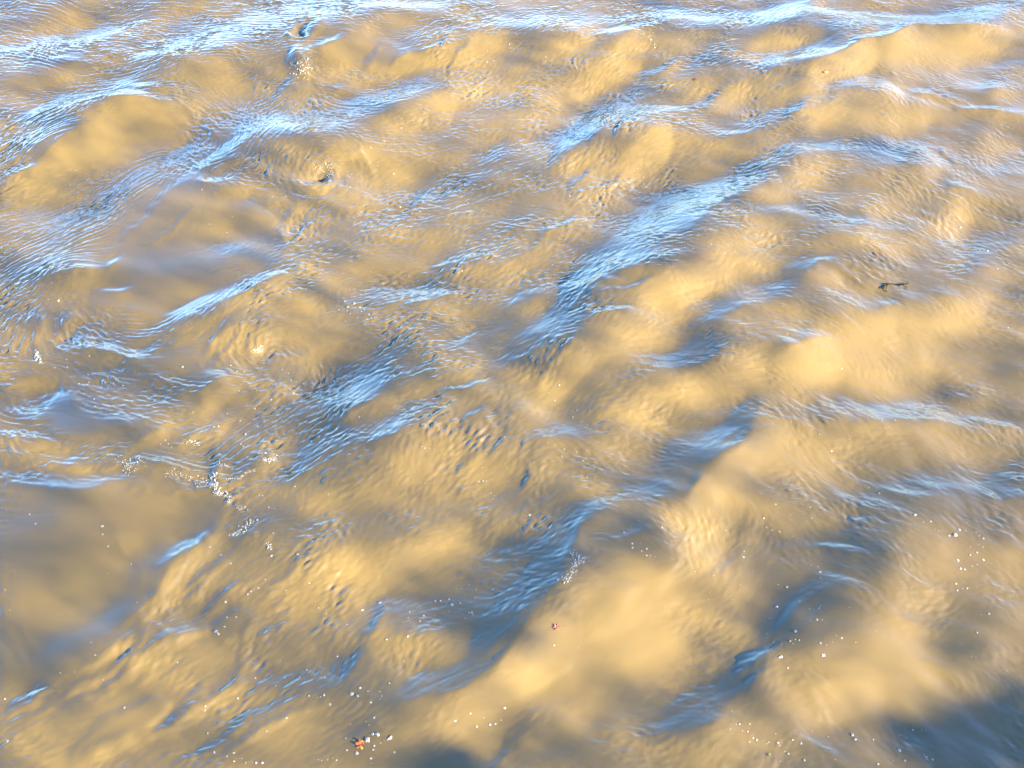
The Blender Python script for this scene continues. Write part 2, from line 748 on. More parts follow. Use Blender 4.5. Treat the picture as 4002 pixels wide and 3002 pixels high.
# crest direction of the ripples, degrees above the horizontal of the picture
CRESTS = [(1,300,100,8),(1,900,150,10),(1,1500,150,15),(1,2000,150,12),(1,600,600,22),(1,1200,600,20),(1,1700,750,50),(1,300,900,5),(1,900,1000,18),(1,1500,1150,35),
(1,2000,1000,35),(1,300,1400,15),(1,900,1400,20),(1,1500,1500,28),(1,2050,1450,5),(2,200,150,12),(2,700,80,25),(2,1300,120,-10),(2,1900,120,8),(2,300,600,25),
(2,900,350,25),(2,1600,550,-25),(2,2100,550,-5),(2,200,850,10),(2,800,900,15),(2,1500,1000,-30),(2,1900,1150,-35),(2,100,1300,3),(2,600,1200,20),(2,1000,1400,-10),
(2,1500,1400,-30),(2,2000,1500,-20),(11,200,150,10),(11,600,250,18),(11,1200,250,22),(11,1700,150,45),(11,500,600,25),(11,900,700,30),(11,1400,550,18),(11,1800,400,8),
(11,100,900,40),(11,500,950,30),(11,900,1150,55),(11,1300,800,35),(11,1700,1000,30),(11,300,1450,75),(11,900,1450,40),(11,1500,1300,-10),(11,2100,1400,-25),(11,2100,700,0),
(12,150,400,15),(12,800,100,10),(12,1100,150,-35),(12,1600,250,-25),(12,2000,50,10),(12,500,600,-15),(12,1300,600,-30),(12,2000,700,-15),(12,300,1150,25),(12,900,1050,-40),
(12,1500,1000,-15),(12,2000,1050,-20),(12,600,1400,-25),(12,1300,1400,-35),(12,2000,1450,-20),(21,200,100,50),(21,500,300,20),(21,900,250,15),(21,1400,250,10),(21,300,600,30),
(21,800,600,10),(21,1100,750,40),(21,200,1000,50),(21,700,1100,30),(21,1700,300,-15),(21,1800,800,30),(21,1400,1100,50),(21,700,1450,25),(21,1500,1450,-15),(22,300,200,80),
(22,1000,220,-25),(22,1800,150,-25),(22,400,900,40),(22,900,600,10),(22,1300,900,-15),(22,1900,700,-20),(22,900,1250,-40),(22,1600,1150,-30),(22,400,1400,30),(22,1900,1500,-40),
(0,1000,560,20),(0,1900,1080,60),(0,2000,980,30),(0,2120,960,-10),(0,2210,1050,-70),(0,2180,1200,60),(0,2050,1270,5),(0,1900,1230,-40),(0,1800,1300,-5),(0,1900,1420,65),
(0,2100,1500,60),(0,2100,1350,35),(0,1400,1110,10),(0,1330,1180,-80),(0,1550,1200,-5),(0,1500,1350,-70),(0,1800,1050,60),(0,1990,330,0),(0,1850,520,25),(0,1700,650,40),
(0,2050,480,-40),(0,2150,540,-10),(0,1960,560,85),(0,1500,200,-8),(0,1700,150,-12),(0,1900,100,-8),(0,1850,300,10),(0,400,140,-12),(0,700,200,0),(0,300,350,-20),
(0,600,280,0),(0,700,650,8),(0,400,720,8),(0,1350,760,-40),(0,1450,820,-35),(0,1700,780,55),(0,1600,900,60),(0,1450,1010,30),(0,1250,1040,-35),(0,400,1420,30),
(0,250,1500,25),(0,700,1250,35),(0,1000,1500,40),(0,200,1000,35),(0,1300,300,5),(0,1000,350,5),(0,1200,600,0),(0,800,900,20),(10,480,450,-70),(10,560,560,-50),
(10,700,640,-20),(10,900,620,5),(10,1150,520,25),(10,1400,400,35),(10,1700,250,30),(10,2000,100,25),(10,1350,650,60),(10,1500,520,45),(10,1700,380,30),(10,2000,330,10),
(10,2100,500,5),(10,1950,650,-20),(10,2030,720,-80),(10,1800,850,-40),(10,1700,760,-60),(10,850,760,-28),(10,1100,870,-25),(10,1300,930,-10),(10,300,700,-30),(10,500,800,-25),
(10,150,850,20),(10,350,850,-10),(10,480,930,-50),(10,80,960,-55),(10,200,1020,5),(10,300,950,60),(10,700,1000,-15),(10,1000,1080,-15),(10,100,1170,-8),(10,400,1270,-12),
(10,700,1380,-3),(10,1100,1420,-12),(10,1300,1480,-12),(10,1430,1300,70),(10,1300,1130,30),(10,1500,950,15),(10,1700,1000,60),(10,1900,1000,40),(10,2100,850,20),(10,1700,1250,35),
(10,2000,1200,20),(10,1600,1400,30),(10,1900,1500,30),(10,250,500,75),(10,200,200,45),(10,350,120,20),(10,100,400,40),(10,550,100,-5),(10,900,250,15),(10,700,1600,5),
(20,1100,400,55),(20,1300,200,35),(20,700,950,38),(20,500,1150,30),(20,200,1300,15),(20,1000,900,38),(20,1200,550,50),(20,1500,380,45),(20,1700,560,15),(20,1650,700,70),
(20,1550,950,70),(20,1250,800,15),(20,1100,1350,40),(20,1400,1180,30),(20,800,1500,20),(20,1600,1330,35),(20,1900,1220,25),(20,1300,1560,25),(20,1900,350,40),(20,2050,230,40),
(20,1700,170,40),(20,1780,130,-20),(20,2100,600,60),(20,1900,800,45),(20,100,700,-50),(20,250,900,-50),(20,600,400,-20),(20,800,200,-40),(20,300,300,10)]
# extra leaves added out of view to darken the bottom edge (density width  x,y ...)
SHADE = {
21: "4 45 480,1670 620,1625 900,1665\n3.5 60 450,1760 950,1760\n1 40 1000,1600 1060,1540",
22: "4.5 120 2260,1400 2000,1640 1750,1760\n3.5 80 2240,1210 2120,1400 1960,1480 1700,1540\n4 150 2300,1600 2000,1800\n1.5 60 1600,1480 1700,1620",
}
# crests (+) and furrows (-) standing in the current: steepness width  x,y ...
CRESTS_CUT = {
0: """
2 22 1900,1170 1950,1230 2080,1240 2170,1180 2180,1100 2120,1050 2060,1080
-3 14 1980,1190 2060,1185 2120,1155
1.2 14 1860,1260 2000,1290 2130,1290 2212,1240
2 20 1320,1110 1420,1105 1560,1060
1.8 16 1320,1120 1330,1190 1420,1200 1560,1200
1.6 9 1660,1305 1800,1300 1900,1310 1990,1280
1.7 20 1980,1290 1900,1360 1850,1480 1830,1600
1.5 18 2100,1380 1980,1460 1930,1560 1840,1640
1.6 12 1180,1000 1300,1090 1420,1040 1560,950 1640,900
-5 22 1950,250 1975,265
2.5 20 1880,300 1910,240 1960,210
2.5 25 1990,290 2040,250 2090,220
4 35 1935,420 1970,440
1.5 14 1940,470 1880,550 1780,610
1.5 14 1970,470 2060,540 2200,570
1.5 14 1230,700 1330,780 1430,870
1.4 12 1120,560 1160,660 1260,720 1420,790
1.2 10 950,1560 1100,1480 1260,1370
2 20 560,660 720,680 900,690 1080,700
""",
1: """
1.6 12 150,450 200,390 260,330
1.6 12 330,470 380,410 460,350
1.8 12 690,470 730,380 800,330 860,310
1.6 10 480,375 560,355 640,360 690,290 760,230
1.6 12 1500,890 1600,750 1690,660
1.6 12 1620,890 1750,730
1.8 14 1790,890 1900,740 2000,690
1.5 12 1340,1050 1420,970 1500,920
1.8 14 1480,1180 1600,1110 1660,1060
1.8 14 1660,1200 1820,1120 1900,1040
1.5 12 1280,1490 1450,1430 1560,1370
1.3 12 640,1265 740,1205 
2 20 0,1010 100,1000 180,1060 210,1130
""",
10: """
3.5 40 0,1330 200,1360 450,1400 700,1400 900,1390 1100,1410 1250,1450 1390,1480
2.2 22 0,1240 200,1260 400,1310 560,1350
1.8 18 0,1190 150,1210 320,1240
2.5 35 480,420 520,520 600,590 750,640 880,720 1000,790 1150,850 1300,900
2.2 20 700,590 850,600 1000,580 1150,520 1300,430 1450,360 1600,260 1750,180
1.6 14 760,640 950,640 1120,580 1280,480 1440,400 1580,330
1.4 12 900,660 1080,620 1240,540 1400,440
1.8 20 50,940 30,860 120,800 250,790 400,830 480,900
1.8 12 60,950 100,1000 180,1025 260,1000 290,900
1.4 10 30,960 70,1030 160,1070 280,1060
2 25 260,650 220,560 260,450 280,380
2.2 25 350,540 440,430 470,400
2.5 30 460,130 640,120
2.5 30 1620,640 1700,550 1800,470
1.6 14 1340,680 1400,580 1500,500 1600,460 1750,430
1.6 14 1300,720 1340,620 1450,510 1580,420
1.6 12 1380,740 1450,640 1560,570
1.6 18 1700,680 1860,620 1980,620 2030,700 1990,790
2 25 1680,750 1740,800 1840,880 1900,920
2 30 1300,1000 1360,930 1500,880
2.2 30 900,1250 1000,1180 1080,1120
2 30 1190,1230 1280,1160 1400,1150 1460,1100
2.2 30 1380,1460 1370,1420 1430,1270
2.4 35 1640,1420 1720,1340 1830,1320
1.8 12 1440,1480 1550,1460 1600,1400 1660,1390
1.8 10 1480,1560 1485,1658
-3 16 560,1440 750,1450 860,1465
-3 14 1090,1450 1250,1500 1380,1500
1.3 12 380,1500 370,1560 420,1580
1.3 12 820,1570 900,1520 945,1540 900,1590
1.3 12 1110,1560 1180,1530 1220,1560
1.6 14 400,600 560,650 700,700 860,780
1.5 14 330,560 500,660 640,730
""",
11: """
2 16 1460,210 1600,205 1760,205
2 16 1660,280 1850,270 2080,230
2.2 20 1560,300 1620,230 1720,160
2 18 1600,440 1750,430 1890,410
2 16 1250,820 1330,740 1450,640 1520,570
2.2 20 0,1060 120,1000 230,930
2 16 200,1240 350,1200 440,1090
1.8 16 650,900 780,885 960,830
2 22 930,1030 970,1140 940,1240 870,1320 790,1380
1.8 12 940,1320 1050,1190
1.8 12 1175,1490 1225,1420 1215,1360
1.8 14 740,565 880,480
1.6 14 430,320 600,265 730,225
1.6 14 300,330 420,270 560,220
1.6 14 780,760 860,720 880,650
""",
20: """
3 28 480,1070 620,985 750,890 870,835 930,800
2.6 22 430,1190 600,1090 760,1000 880,920 960,830 1010,740
3.2 35 700,1120 860,1010 1000,930 1100,850 1220,800 1310,770
3.6 45 940,700 1050,560 1120,420 1220,330 1330,230 1420,150
2.2 25 1200,620 1280,500 1350,400 1500,300
2.2 25 1280,690 1400,600 1480,520 1600,450
2.6 30 960,1440 1100,1400 1250,1290 1400,1200 1520,1130 1570,1000
2.6 30 500,1650 620,1560 780,1490 950,1450
2.2 22 1400,1480 1500,1440 1620,1330 1750,1270 2000,1190
2.2 22 1500,1560 1650,1450 1780,1370 1900,1290 2100,1230
2.2 20 1150,1640 1300,1570 1450,1500
2 18 0,1310 120,1250 260,1230
1.8 15 0,1400 120,1340 280,1300 380,1210
2.4 25 240,1190 330,1150
1.8 18 850,1150 960,1060 1010,990 1150,940
1.8 20 1560,900 1620,760 1690,670
1.8 20 1480,1090 1550,990 1570,900
1.8 20 1690,560 1800,470 1900,390 2000,310 2100,240
1.8 16 1500,640 1620,630 1690,660
-3 14 400,1235 600,1135 750,1055 860,1000
-3.4 16 950,1420 1050,1350 1130,1285
-3 14 1220,825 1330,800
-2.4 12 950,760 1080,660 1180,600
1.6 14 1640,120 1700,200 1780,160
1.6 16 1850,300 1920,260 2050,180
1.2 12 700,140 790,180 830,290 900,330 940,410
1.6 16 0,740 80,830 180,1000
1.4 14 0,640 140,760 240,900
1.8 16 1700,800 1800,760 1880,700
""",
21: """
2.4 22 1560,50 1510,180 1460,300 1420,420
2.2 18 1360,510 1440,430
2 16 950,890 1100,790 1190,680 1250,590
2 18 140,790 220,730 260,650 300,550
1.8 14 980,280 1070,260 1160,270
1.8 14 450,1160 560,1060
2.2 20 240,280 400,230 600,190 700,170
2 18 20,1080 90,980 110,890
1.8 16 960,1650 1090,1530
""",
12: """
2 14 1540,960 1700,1050
2 16 1870,1010 2000,1040 2160,1090
1.8 14 150,1270 250,1210 310,1150
2 16 420,1150 340,1240
1.6 12 550,980 650,1060 820,1130
1.8 14 800,130 900,70 1010,100 1130,180 1230,210
1.6 12 830,570 950,550 
""",
2: """
2.4 20 900,450 1000,385 1160,330 1350,275 1500,215 1700,215 2030,200
2 14 1340,490 1400,540 1520,580 1700,630 1900,690 2212,720
1.8 16 0,690 130,675 250,600
1.8 14 640,780 820,690
2 16 350,1270 200,1370 60,1480
1.8 12 1680,1150 1800,1220 1980,1310
1.8 12 1650,940 1760,1000 1830,1060
1.8 14 600,1010 700,960 850,960
""",
22: """
1.8 12 820,210 950,195 1100,260 1290,330
1.8 12 430,970 500,900
""",
}
# outlines of the glassy upwelling boils: sheet, outline
BOILS = [
(10, "0,1440 250,1480 500,1500 800,1470 1000,1450 1200,1500 1385,1510 1440,1560 1478,1580 1482,1660 1470,1740 1380,1850 1250,1930 1120,2010 1020,2140 930,2330 800,2470 600,2600 420,2740 200,2800 0,2900"),
(10, "620,130 760,-60 900,-250 1080,-420 1250,-540 1500,-420 1750,-300 1930,-60 1800,80 1500,225 1200,370 1000,420 760,360 560,290"),
(10, "560,540 760,640 950,650 1130,620 1290,640 1330,720 1480,790 1380,820 1180,790 900,710 700,650"),
(10, "300,900 450,880 540,960 640,1040 820,1100 900,1180 560,1210 200,1150 60,1060 180,1030 270,1000"),
(0, "120,1180 330,1000 560,850 820,740 1050,720 1250,820 1150,900 900,960 650,1050 420,1130 200,1240"),
(1, "-120,330 100,270 330,300 480,380 420,450 200,470 50,430 -150,420"),
(20, "480,1650 430,1540 700,1340 980,1200 1110,1230 1060,1330 950,1420 760,1480 600,1560"),
(20, "1440,650 1600,640 1690,680 1620,800 1500,850 1400,800 1380,720"),
(10, "1720,680 1860,640 1990,660 2010,720 1950,780 1850,800 1760,750"),
(0, "1380,1160 1480,1120 1600,1130 1560,1190 1440,1200"),
]
# eddies: sheet, centre, radius, ripple spacing, arms, steepness, depth of the dimple
EDDIES = [(0, 2075, 1150, 330, 66, 2, .17, 1.0), (10, 1720, 640, 400, 80, 2, .15, .1), (10, 175, 905, 220, 60, -2, .16, .3),
(0, 1420, 1160, 130, 48, 1, .15, .2), (20, 1770, 190, 130, 46, 1, .18, .2), (0, 1965, 270, 120, 60, 1, .15, 1.2), (10, 250, 640, 120, 50, -1, .15, .4)]
# ------------------------------------------------------------------ river surface
rng = np.random.default_rng(7)
GS = 0.0095
X0, X1, Y0, Y1 = -7.9, 7.9, 3.1, 16.3
NX, NY = int((X1 - X0) / GS), int((Y1 - Y0) / GS)
gx = X0 + GS * np.arange(NX)
gy = Y0 + GS * np.arange(NY)
GX, GY = np.meshgrid(gx, gy)
# photo pixel of every surface point (level water), to look the survey up
_d = GY * CP + CAM_H * SP
PX = (W / 2 + FPX * GX / _d).astype(np.float32)
PY = (H / 2 - FPX * (GY * SP - CAM_H * CP) / _d).astype(np.float32)

DS = 0.25                                  # survey raster: 1000 x 750 over the photo, with a margin
MARG = 60
RW, RH = int(W * DS) + 2 * MARG, int(H * DS) + 2 * MARG

def raster(sheets, wmin=0.0, boost=0, relief=False):
    m = np.zeros((RH, RW), np.float32)
    for tile, text in sheets.items():
        for line in text.strip().splitlines():
            f = line.split()
            amp, wid = float(f[0]), max(float(f[1]) * TS * DS, wmin)
            if boost and float(f[1]) <= 26: amp *= boost
            pts = [src(tile, *map(float, p.split(","))) for p in f[2:]]
            pts = [(x * DS + MARG, y * DS + MARG) for x, y in pts]
            if relief:                            # steepness -> metres: a crest is as tall as it is wide
                mx_, my_ = sum(p[0] for p in pts) / len(pts), sum(p[1] for p in pts) / len(pts)
                g = ground((mx_ - MARG) / DS, (my_ - MARG) / DS)
                amp *= .25 * wid / DS * (g[1] * CP + CAM_H * SP) / FPX
            if len(pts) == 1: pts.append((pts[0][0] + .5, pts[0][1]))
            pad = int(3 * wid) + 2
            xa = max(0, int(min(p[0] for p in pts)) - pad); xb = min(RW, int(max(p[0] for p in pts)) + pad)
            ya = max(0, int(min(p[1] for p in pts)) - pad); yb = min(RH, int(max(p[1] for p in pts)) + pad)
            if xb <= xa or yb <= ya: continue
            xx, yy = np.meshgrid(np.arange(xa, xb), np.arange(ya, yb))
            d2 = np.full(xx.shape, 1e9)
            segl = [math.hypot(b[0] - a[0], b[1] - a[1]) for a, b in zip(pts, pts[1:])]
            tot, run = sum(segl) + 1e-6, 0.0
            at = np.zeros(xx.shape)
            for (ax, ay), (bx, by), sl_ in zip(pts, pts[1:], segl):
                vx, vy = bx - ax, by - ay
                t = np.clip(((xx - ax) * vx + (yy - ay) * vy) / (vx * vx + vy * vy + 1e-9), 0, 1)
                e2 = (xx - ax - t * vx) ** 2 + (yy - ay - t * vy) ** 2
                at = np.where(e2 < d2, (run + t * sl_) / tot, at)
                d2 = np.minimum(d2, e2)
                run += sl_
            prof = np.exp(-d2 / (2 * wid * wid))
            if tot > 5 * wid:                     # long strokes die out toward their ends
                prof *= np.clip(np.minimum(at, 1 - at) / .22, .25, 1) ** .7
            m[ya:yb, xa:xb] += amp * prof
    return m

def look(m, px, py):
    fx = np.clip(px * DS + MARG, 0, RW - 2.001); fy = np.clip(py * DS + MARG, 0, RH - 2.001)
    i, j = fx.astype(np.int32), fy.astype(np.int32)
    a, b = fx - i, fy - j
    return (m[j, i] * (1 - a) + m[j, i + 1] * a) * (1 - b) + (m[j + 1, i] * (1 - a) + m[j + 1, i + 1] * a) * b

kx = 2 * np.pi * np.fft.rfftfreq(NX, GS)[None, :]
ky = 2 * np.pi * np.fft.fftfreq(NY, GS)[:, None]
K2 = kx * kx + ky * ky

def blur(f, s):
    return np.fft.irfft2(np.fft.rfft2(f) * np.exp(-K2 * s * s / 2), s=(NY, NX))

def band(lo, hi, n=None):
    """noise whose wavelengths lie between lo and hi metres"""
    f = np.fft.rfft2(rng.standard_normal((NY, NX)) if n is None else n)
    k = np.sqrt(K2)
    f *= np.exp(-(k * lo / 5.0) ** 2) * (1 - np.exp(-(k * hi / 5.0) ** 2))
    o = np.fft.irfft2(f, s=(NY, NX))
    return (o / o.std()).astype(np.float32)

# soft fade outside the surveyed part
ex = np.clip(np.minimum(PX + 150, W + 150 - PX) / 300, 0, 1)
ey = np.clip(np.minimum(PY + 150, H + 150 - PY) / 300, 0, 1)
FADE = ex * ex * (3 - 2 * ex) * ey * ey * (3 - 2 * ey)

# the survey is hand drawn: let its lines wander a little, as water does
WPX = PX + 4 * band(.12, .5) + 6 * band(.5, 1.5)
WPY = PY + 3 * band(.12, .5) + 4 * band(.5, 1.5)
WAVES[20] = "\n".join(q_ for q_ in WAVES[20].strip().splitlines() if not (float(q_.split()[0]) < 0 and float(q_.split()[1]) <= 16))
S = look(raster(WAVES, 2.0, THIN_BOOST), WPX, WPY)
S = np.where(S > 0, 1.8 * np.tanh(S / 1.8), 1.0 * np.tanh(S / 1.0)) * FADE
SM = np.clip(look(raster(SMOOTH, 6.0), PX, PY), -1, 1) * FADE

def polymask(tile, text):
    pts = [src(tile, *map(float, p.split(","))) for p in text.split()]
    pts = [(x * DS + MARG, y * DS + MARG) for x, y in pts]
    xx, yy = np.meshgrid(np.arange(RW), np.arange(RH))
    ins = np.zeros((RH, RW), bool)
    for (ax, ay), (bx, by) in zip(pts, pts[1:] + pts[:1]):
        if ay == by: continue
        ins ^= ((ay > yy) != (by > yy)) & (xx < (bx - ax) * (yy - ay) / (by - ay) + ax)
    return ins.astype(np.float32)
def box(m, r):
    for ax in (0, 1):
        for _ in range(2):
            c = np.cumsum(np.pad(m, [(r + 1, r) if a == ax else (0, 0) for a in (0, 1)], mode="edge"), axis=ax)
            m = (np.take(c, range(2 * r + 1, c.shape[ax]), ax) - np.take(c, range(0, c.shape[ax] - 2 * r - 1), ax)) / (2 * r + 1)
    return m
BOIL = np.zeros((RH, RW), np.float32)
for t_, o_ in BOILS: BOIL = np.maximum(BOIL, polymask(t_, o_))
BOIL = look(box(BOIL, 3), WPX, WPY) * FADE

# ripple crest direction
th_c, th_s, th_w = 0, 0, 1e-6
RS = 8
px_, py_ = PX[::RS, ::RS], PY[::RS, ::RS]
for (t, x, y, a) in CRESTS:
    x, y = src(t, x, y)
    g0, g1 = ground(x, y), ground(x + 5 * math.cos(R(a)), y - 5 * math.sin(R(a)))
    ga = math.atan2(g1[1] - g0[1], g1[0] - g0[0])
    w = 1.0 / (((px_ - x) / 100) ** 2 + ((py_ - y) / 100) ** 2 + .8) ** 1.7
    th_c = th_c + w * math.cos(2 * ga); th_s = th_s + w * math.sin(2 * ga); th_w = th_w + w
ED = []
for (t, x, y, rad, lam, arms, steep, dip) in EDDIES:
    cx, cy = src(t, x, y)
    g = ground(cx, cy)
    m_px = TS * (g[1] * CP + CAM_H * SP) / FPX            # metres per sheet pixel here
    ED.append((g[0], g[1], rad * m_px, lam * m_px, arms, steep, dip))
    dx_, dy_ = GX[::RS, ::RS] - g[0], GY[::RS, ::RS] - g[1]
    r_ = np.hypot(dx_, dy_); ta = np.arctan2(dy_, dx_) + math.pi / 2 + .25 * arms
    nrm = np.hypot(th_c, th_s) + 1e-9
    k_ = np.exp(-(r_ / (rad * m_px)) ** 4) * 1.0
    th_c = th_c / nrm * (1 - k_) + k_ * np.cos(2 * ta); th_s = th_s / nrm * (1 - k_) + k_ * np.sin(2 * ta)
th = 0.5 * np.arctan2(th_s, th_c)
def up(f):
    return np.repeat(np.repeat(f, RS, 0), RS, 1)[:NY, :NX]
c2, s2 = blur(up(np.cos(2 * th)), .06), blur(up(np.sin(2 * th)), .06)

def streak(n, length, step=1.6, wob=0.0):
    """smear noise along the crest direction (line integral), giving long-crested ripples"""
    tt = 0.5 * np.arctan2(s2, c2)
    if wob: tt = tt + wob * band(.5, 2.5)
    dx, dy = np.cos(tt).astype(np.float32), np.sin(tt).astype(np.float32)
    m = max(1, int(length / GS / step / 2))
    acc = n.copy(); wsum = 1.0
    for sgn in (1, -1):
        x = np.broadcast_to(np.arange(NX, dtype=np.float32)[None, :], (NY, NX)).copy()
        y = np.broadcast_to(np.arange(NY, dtype=np.float32)[:, None], (NY, NX)).copy()
        vx, vy = dx * sgn, dy * sgn
        for k in range(1, m + 1):
            x += vx * step; y += vy * step
            i, j = np.rint(x).astype(np.int32) % NX, np.rint(y).astype(np.int32) % NY
            ux, uy = dx[j, i], dy[j, i]
            s = np.sign(ux * vx + uy * vy); s[s == 0] = 1
            vx, vy = ux * s, uy * s
            w = .5 + .5 * math.cos(math.pi * k / (m + 1))
            acc += w * n[j, i]
            if sgn == 1: wsum += w
    acc /= acc.std()
    return acc

def slope_norm(f):
    a, b = np.gradient(f, GS)
    return f / math.sqrt(float((a * a + b * b).mean()))

chop = np.clip(1 - SM, .08, 1.12) * (1 - .85 * BOIL)
patch = np.clip(1 + .45 * band(.6, 3.0), .65, 1.4)
far = np.clip((GY - 5) / 13, 0, 1)
big = slope_norm(streak(band(.22, .6), .45, 2.0, .4))
mid = slope_norm(streak(band(.08, .18), .2, 1.6, .35))
fine = slope_norm(streak(band(.038, .09), .085, 1.3, .35))
long_ = slope_norm(streak(band(.033, .085), .55, 1.5, .12))
lump = slope_norm(band(.25, .8))
bp = blur(patch * chop * (1 - .55 * np.clip(-1.1 * S, 0, 1) * np.clip(.5 + PX / W, 0, 1)), .06)
swell = slope_norm(streak(band(.13, .45), .55, 2.0, .3)) * SWELL_A * np.clip(1.9 * PX / W - .5, 0, 1) * np.clip(1.5 * PY / H, .3, 1)
DETAIL_BIG = (BIG_A * big + LUMP_A * lump) * bp + swell
lowleft = np.clip(3.2 * PY / H - 1.75, 0, 1) * np.clip(2.1 - 3.2 * PX / W, 0, 1)
calm = (1 - .5 * lowleft) * (1 - .7 * np.clip(.9 * PX / W + .55 * PY / H - .55, 0, 1) / .9)
LEFT = np.clip(1.05 - PX / W * 1.7, 0, 1)
FINER = (1 - .45 * lowleft) * LONG_A * long_ * LEFT * np.clip(1.15 - .5 * np.clip(SM, -1, 1), .5, 1.3) * (1 - .88 * BOIL) * np.clip(1 + .35 * band(.4, 1.6), .4, 1.7)
DETAIL = calm * (MID_A * mid + FINE_A * fine * (1 - .5 * far)) * bp * np.clip(1 + .5 * band(.35, 1.2), .5, 1.8)

# surface whose slope along the sun's direction is the surveyed one (linear shape from shading)
ux, uy = math.cos(R(SUN_AZ)), math.sin(R(SUN_AZ))
kd = kx * ux + ky * uy
HF = np.fft.rfft2(-S * SLOPE) * (-1j * kd) / (kd * kd + .07 * K2 + (2 * np.pi / 9.0) ** 2)
MACRO = np.fft.irfft2(HF, s=(NY, NX))
# farther out the waves also lean toward (+) or away from (-) the viewer's side of the river
THIN = raster({k: "\n".join(q_ for q_ in v.strip().splitlines() if float(q_.split()[1]) <= 42 and (float(q_.split()[0]) < 0 and float(q_.split()[1]) <= 36 or k == 10 or k == 0)) for k, v in WAVES.items()}, 2.2)
SV = look(THIN, WPX, WPY) * FADE * THIN_V * np.clip(PY / H * 2.2 - .1, 0, 1) + S * SLOPE_V * np.clip(1.1 - PY / H * 1.9 - .35 * PX / W, 0.05, 1)
MACRO += np.fft.irfft2(np.fft.rfft2(-SV) * (1j * ky) / (ky * ky + .1 * K2 + (2 * np.pi / 9.0) ** 2), s=(NY, NX))
RELIEF = blur(look(raster(CRESTS_CUT, 2.2, 0, True), WPX, WPY) * FADE, .006) * CUT
MACRO += .55 * RELIEF
MACRO += .013 * BOIL
for _ in range(3):                       # water cannot stand steeper than this: ease the sharpest faces
    ga, gb = np.gradient(MACRO, GS)
    st = np.clip((np.hypot(ga, gb) - .27) / .16, 0, 1)
    st = np.clip(1.6 * blur(st * st * (3 - 2 * st), .03), 0, 1)
    MACRO = MACRO * (1 - st) + blur(MACRO, .055) * st
MACRO += .45 * RELIEF
for (x, y, rad, lam, arms, steep, dip) in ED:
    dx_, dy_ = GX - x, GY - y
    r_ = np.hypot(dx_, dy_); a_ = np.arctan2(dy_, dx_)
    ph = 2 * np.pi * (r_ / lam) + arms * a_ + 1.7 * band(.3, 1.0)
    env = np.exp(-((r_ - .5 * rad) / (.42 * rad)) ** 2) * (.5 + .5 * np.cos(a_ + 2.0))
    MACRO += steep * lam / 6.28 * np.cos(ph) * env - dip * .03 * np.exp(-(r_ / (.16 * rad)) ** 2)
HGT = MACRO + DETAIL_BIG + DETAIL + FINER

def soft(f, s): return blur(f, s)
SOFT = soft(MACRO, .014) + soft(DETAIL_BIG, .035) + SOFT_KEEP * soft(DETAIL, .006) + .4 * soft(FINER, .007)
na, nb = np.gradient(SOFT, GS)
nl = 1 / np.sqrt(1 + na * na + nb * nb)
NRM = np.stack([-nb * nl, -na * nl, nl], -1).astype(np.float32)

# sheet: the dense grid, stretched away to the horizon on all sides
def stretch(a, lo, hi, far_):
    out_lo, out_hi, s, p, q = [], [], GS * 1.5, lo, hi
    while q < far_:
        p -= s; q += s
        out_lo.append(p); out_hi.append(q)
        s *= 1.16
    return np.array(out_lo[::-1]), np.array(out_hi)
lx, hx = stretch(gx, gx[0], gx[-1], 6000)
ly, hy = stretch(gy, gy[0], gy[-1], 6000)
ax_, ay_ = np.concatenate([lx, gx, hx]), np.concatenate([ly, gy, hy])
MXN, MYN = len(ax_), len(ay_)
ix = np.rint((ax_ - X0) / GS).astype(np.int64) % NX
iy = np.rint((ay_ - Y0) / GS).astype(np.int64) % NY
def cell(n0, n1, n2):
    return np.concatenate([np.arange(n0, 0, -1), np.zeros(n1), np.arange(1, n2 + 1)])
cellx, celly = cell(len(lx), NX, len(hx)), cell(len(ly), NY, len(hy))
damp = np.exp(-(np.maximum(cellx[None, :], celly[:, None]) / 14.0) ** 2)
ZZ = HGT[np.ix_(iy, ix)] * damp
co = np.empty((MYN, MXN, 3), np.float32)
co[..., 0], co[..., 1], co[..., 2] = ax_[None, :], ay_[:, None], ZZ
nn = NRM[iy][:, ix] * damp[..., None].astype(np.float32)
nn[..., 2] = np.maximum(nn[..., 2], 1e-3) + (1 - damp)
nn /= np.linalg.norm(nn, axis=-1, keepdims=True)
me = bpy.data.meshes.new("river_water")
nv, nf = MXN * MYN, (MXN - 1) * (MYN - 1)
me.vertices.add(nv)
me.vertices.foreach_set("co", co.ravel())
idx = np.arange(nv, dtype=np.int32).reshape(MYN, MXN)
quad = np.stack([idx[:-1, :-1], idx[:-1, 1:], idx[1:, 1:], idx[1:, :-1]], -1).reshape(-1)
me.loops.add(nf * 4)
me.loops.foreach_set("vertex_index", quad)
me.polygons.add(nf)
me.polygons.foreach_set("loop_start", np.arange(0, nf * 4, 4, dtype=np.int32))
me.polygons.foreach_set("use_smooth", np.ones(nf, dtype=bool))
at = me.attributes.new("silt_normal", 'FLOAT_VECTOR', 'POINT')
at.data.foreach_set("vector", nn.ravel())
me.update(calc_edges=True)
river = bpy.data.objects.new("river_water", me)
COL.objects.link(river)
tag(river, "muddy brown river water with sunlit waves and blue sky reflections", "water", kind="structure")

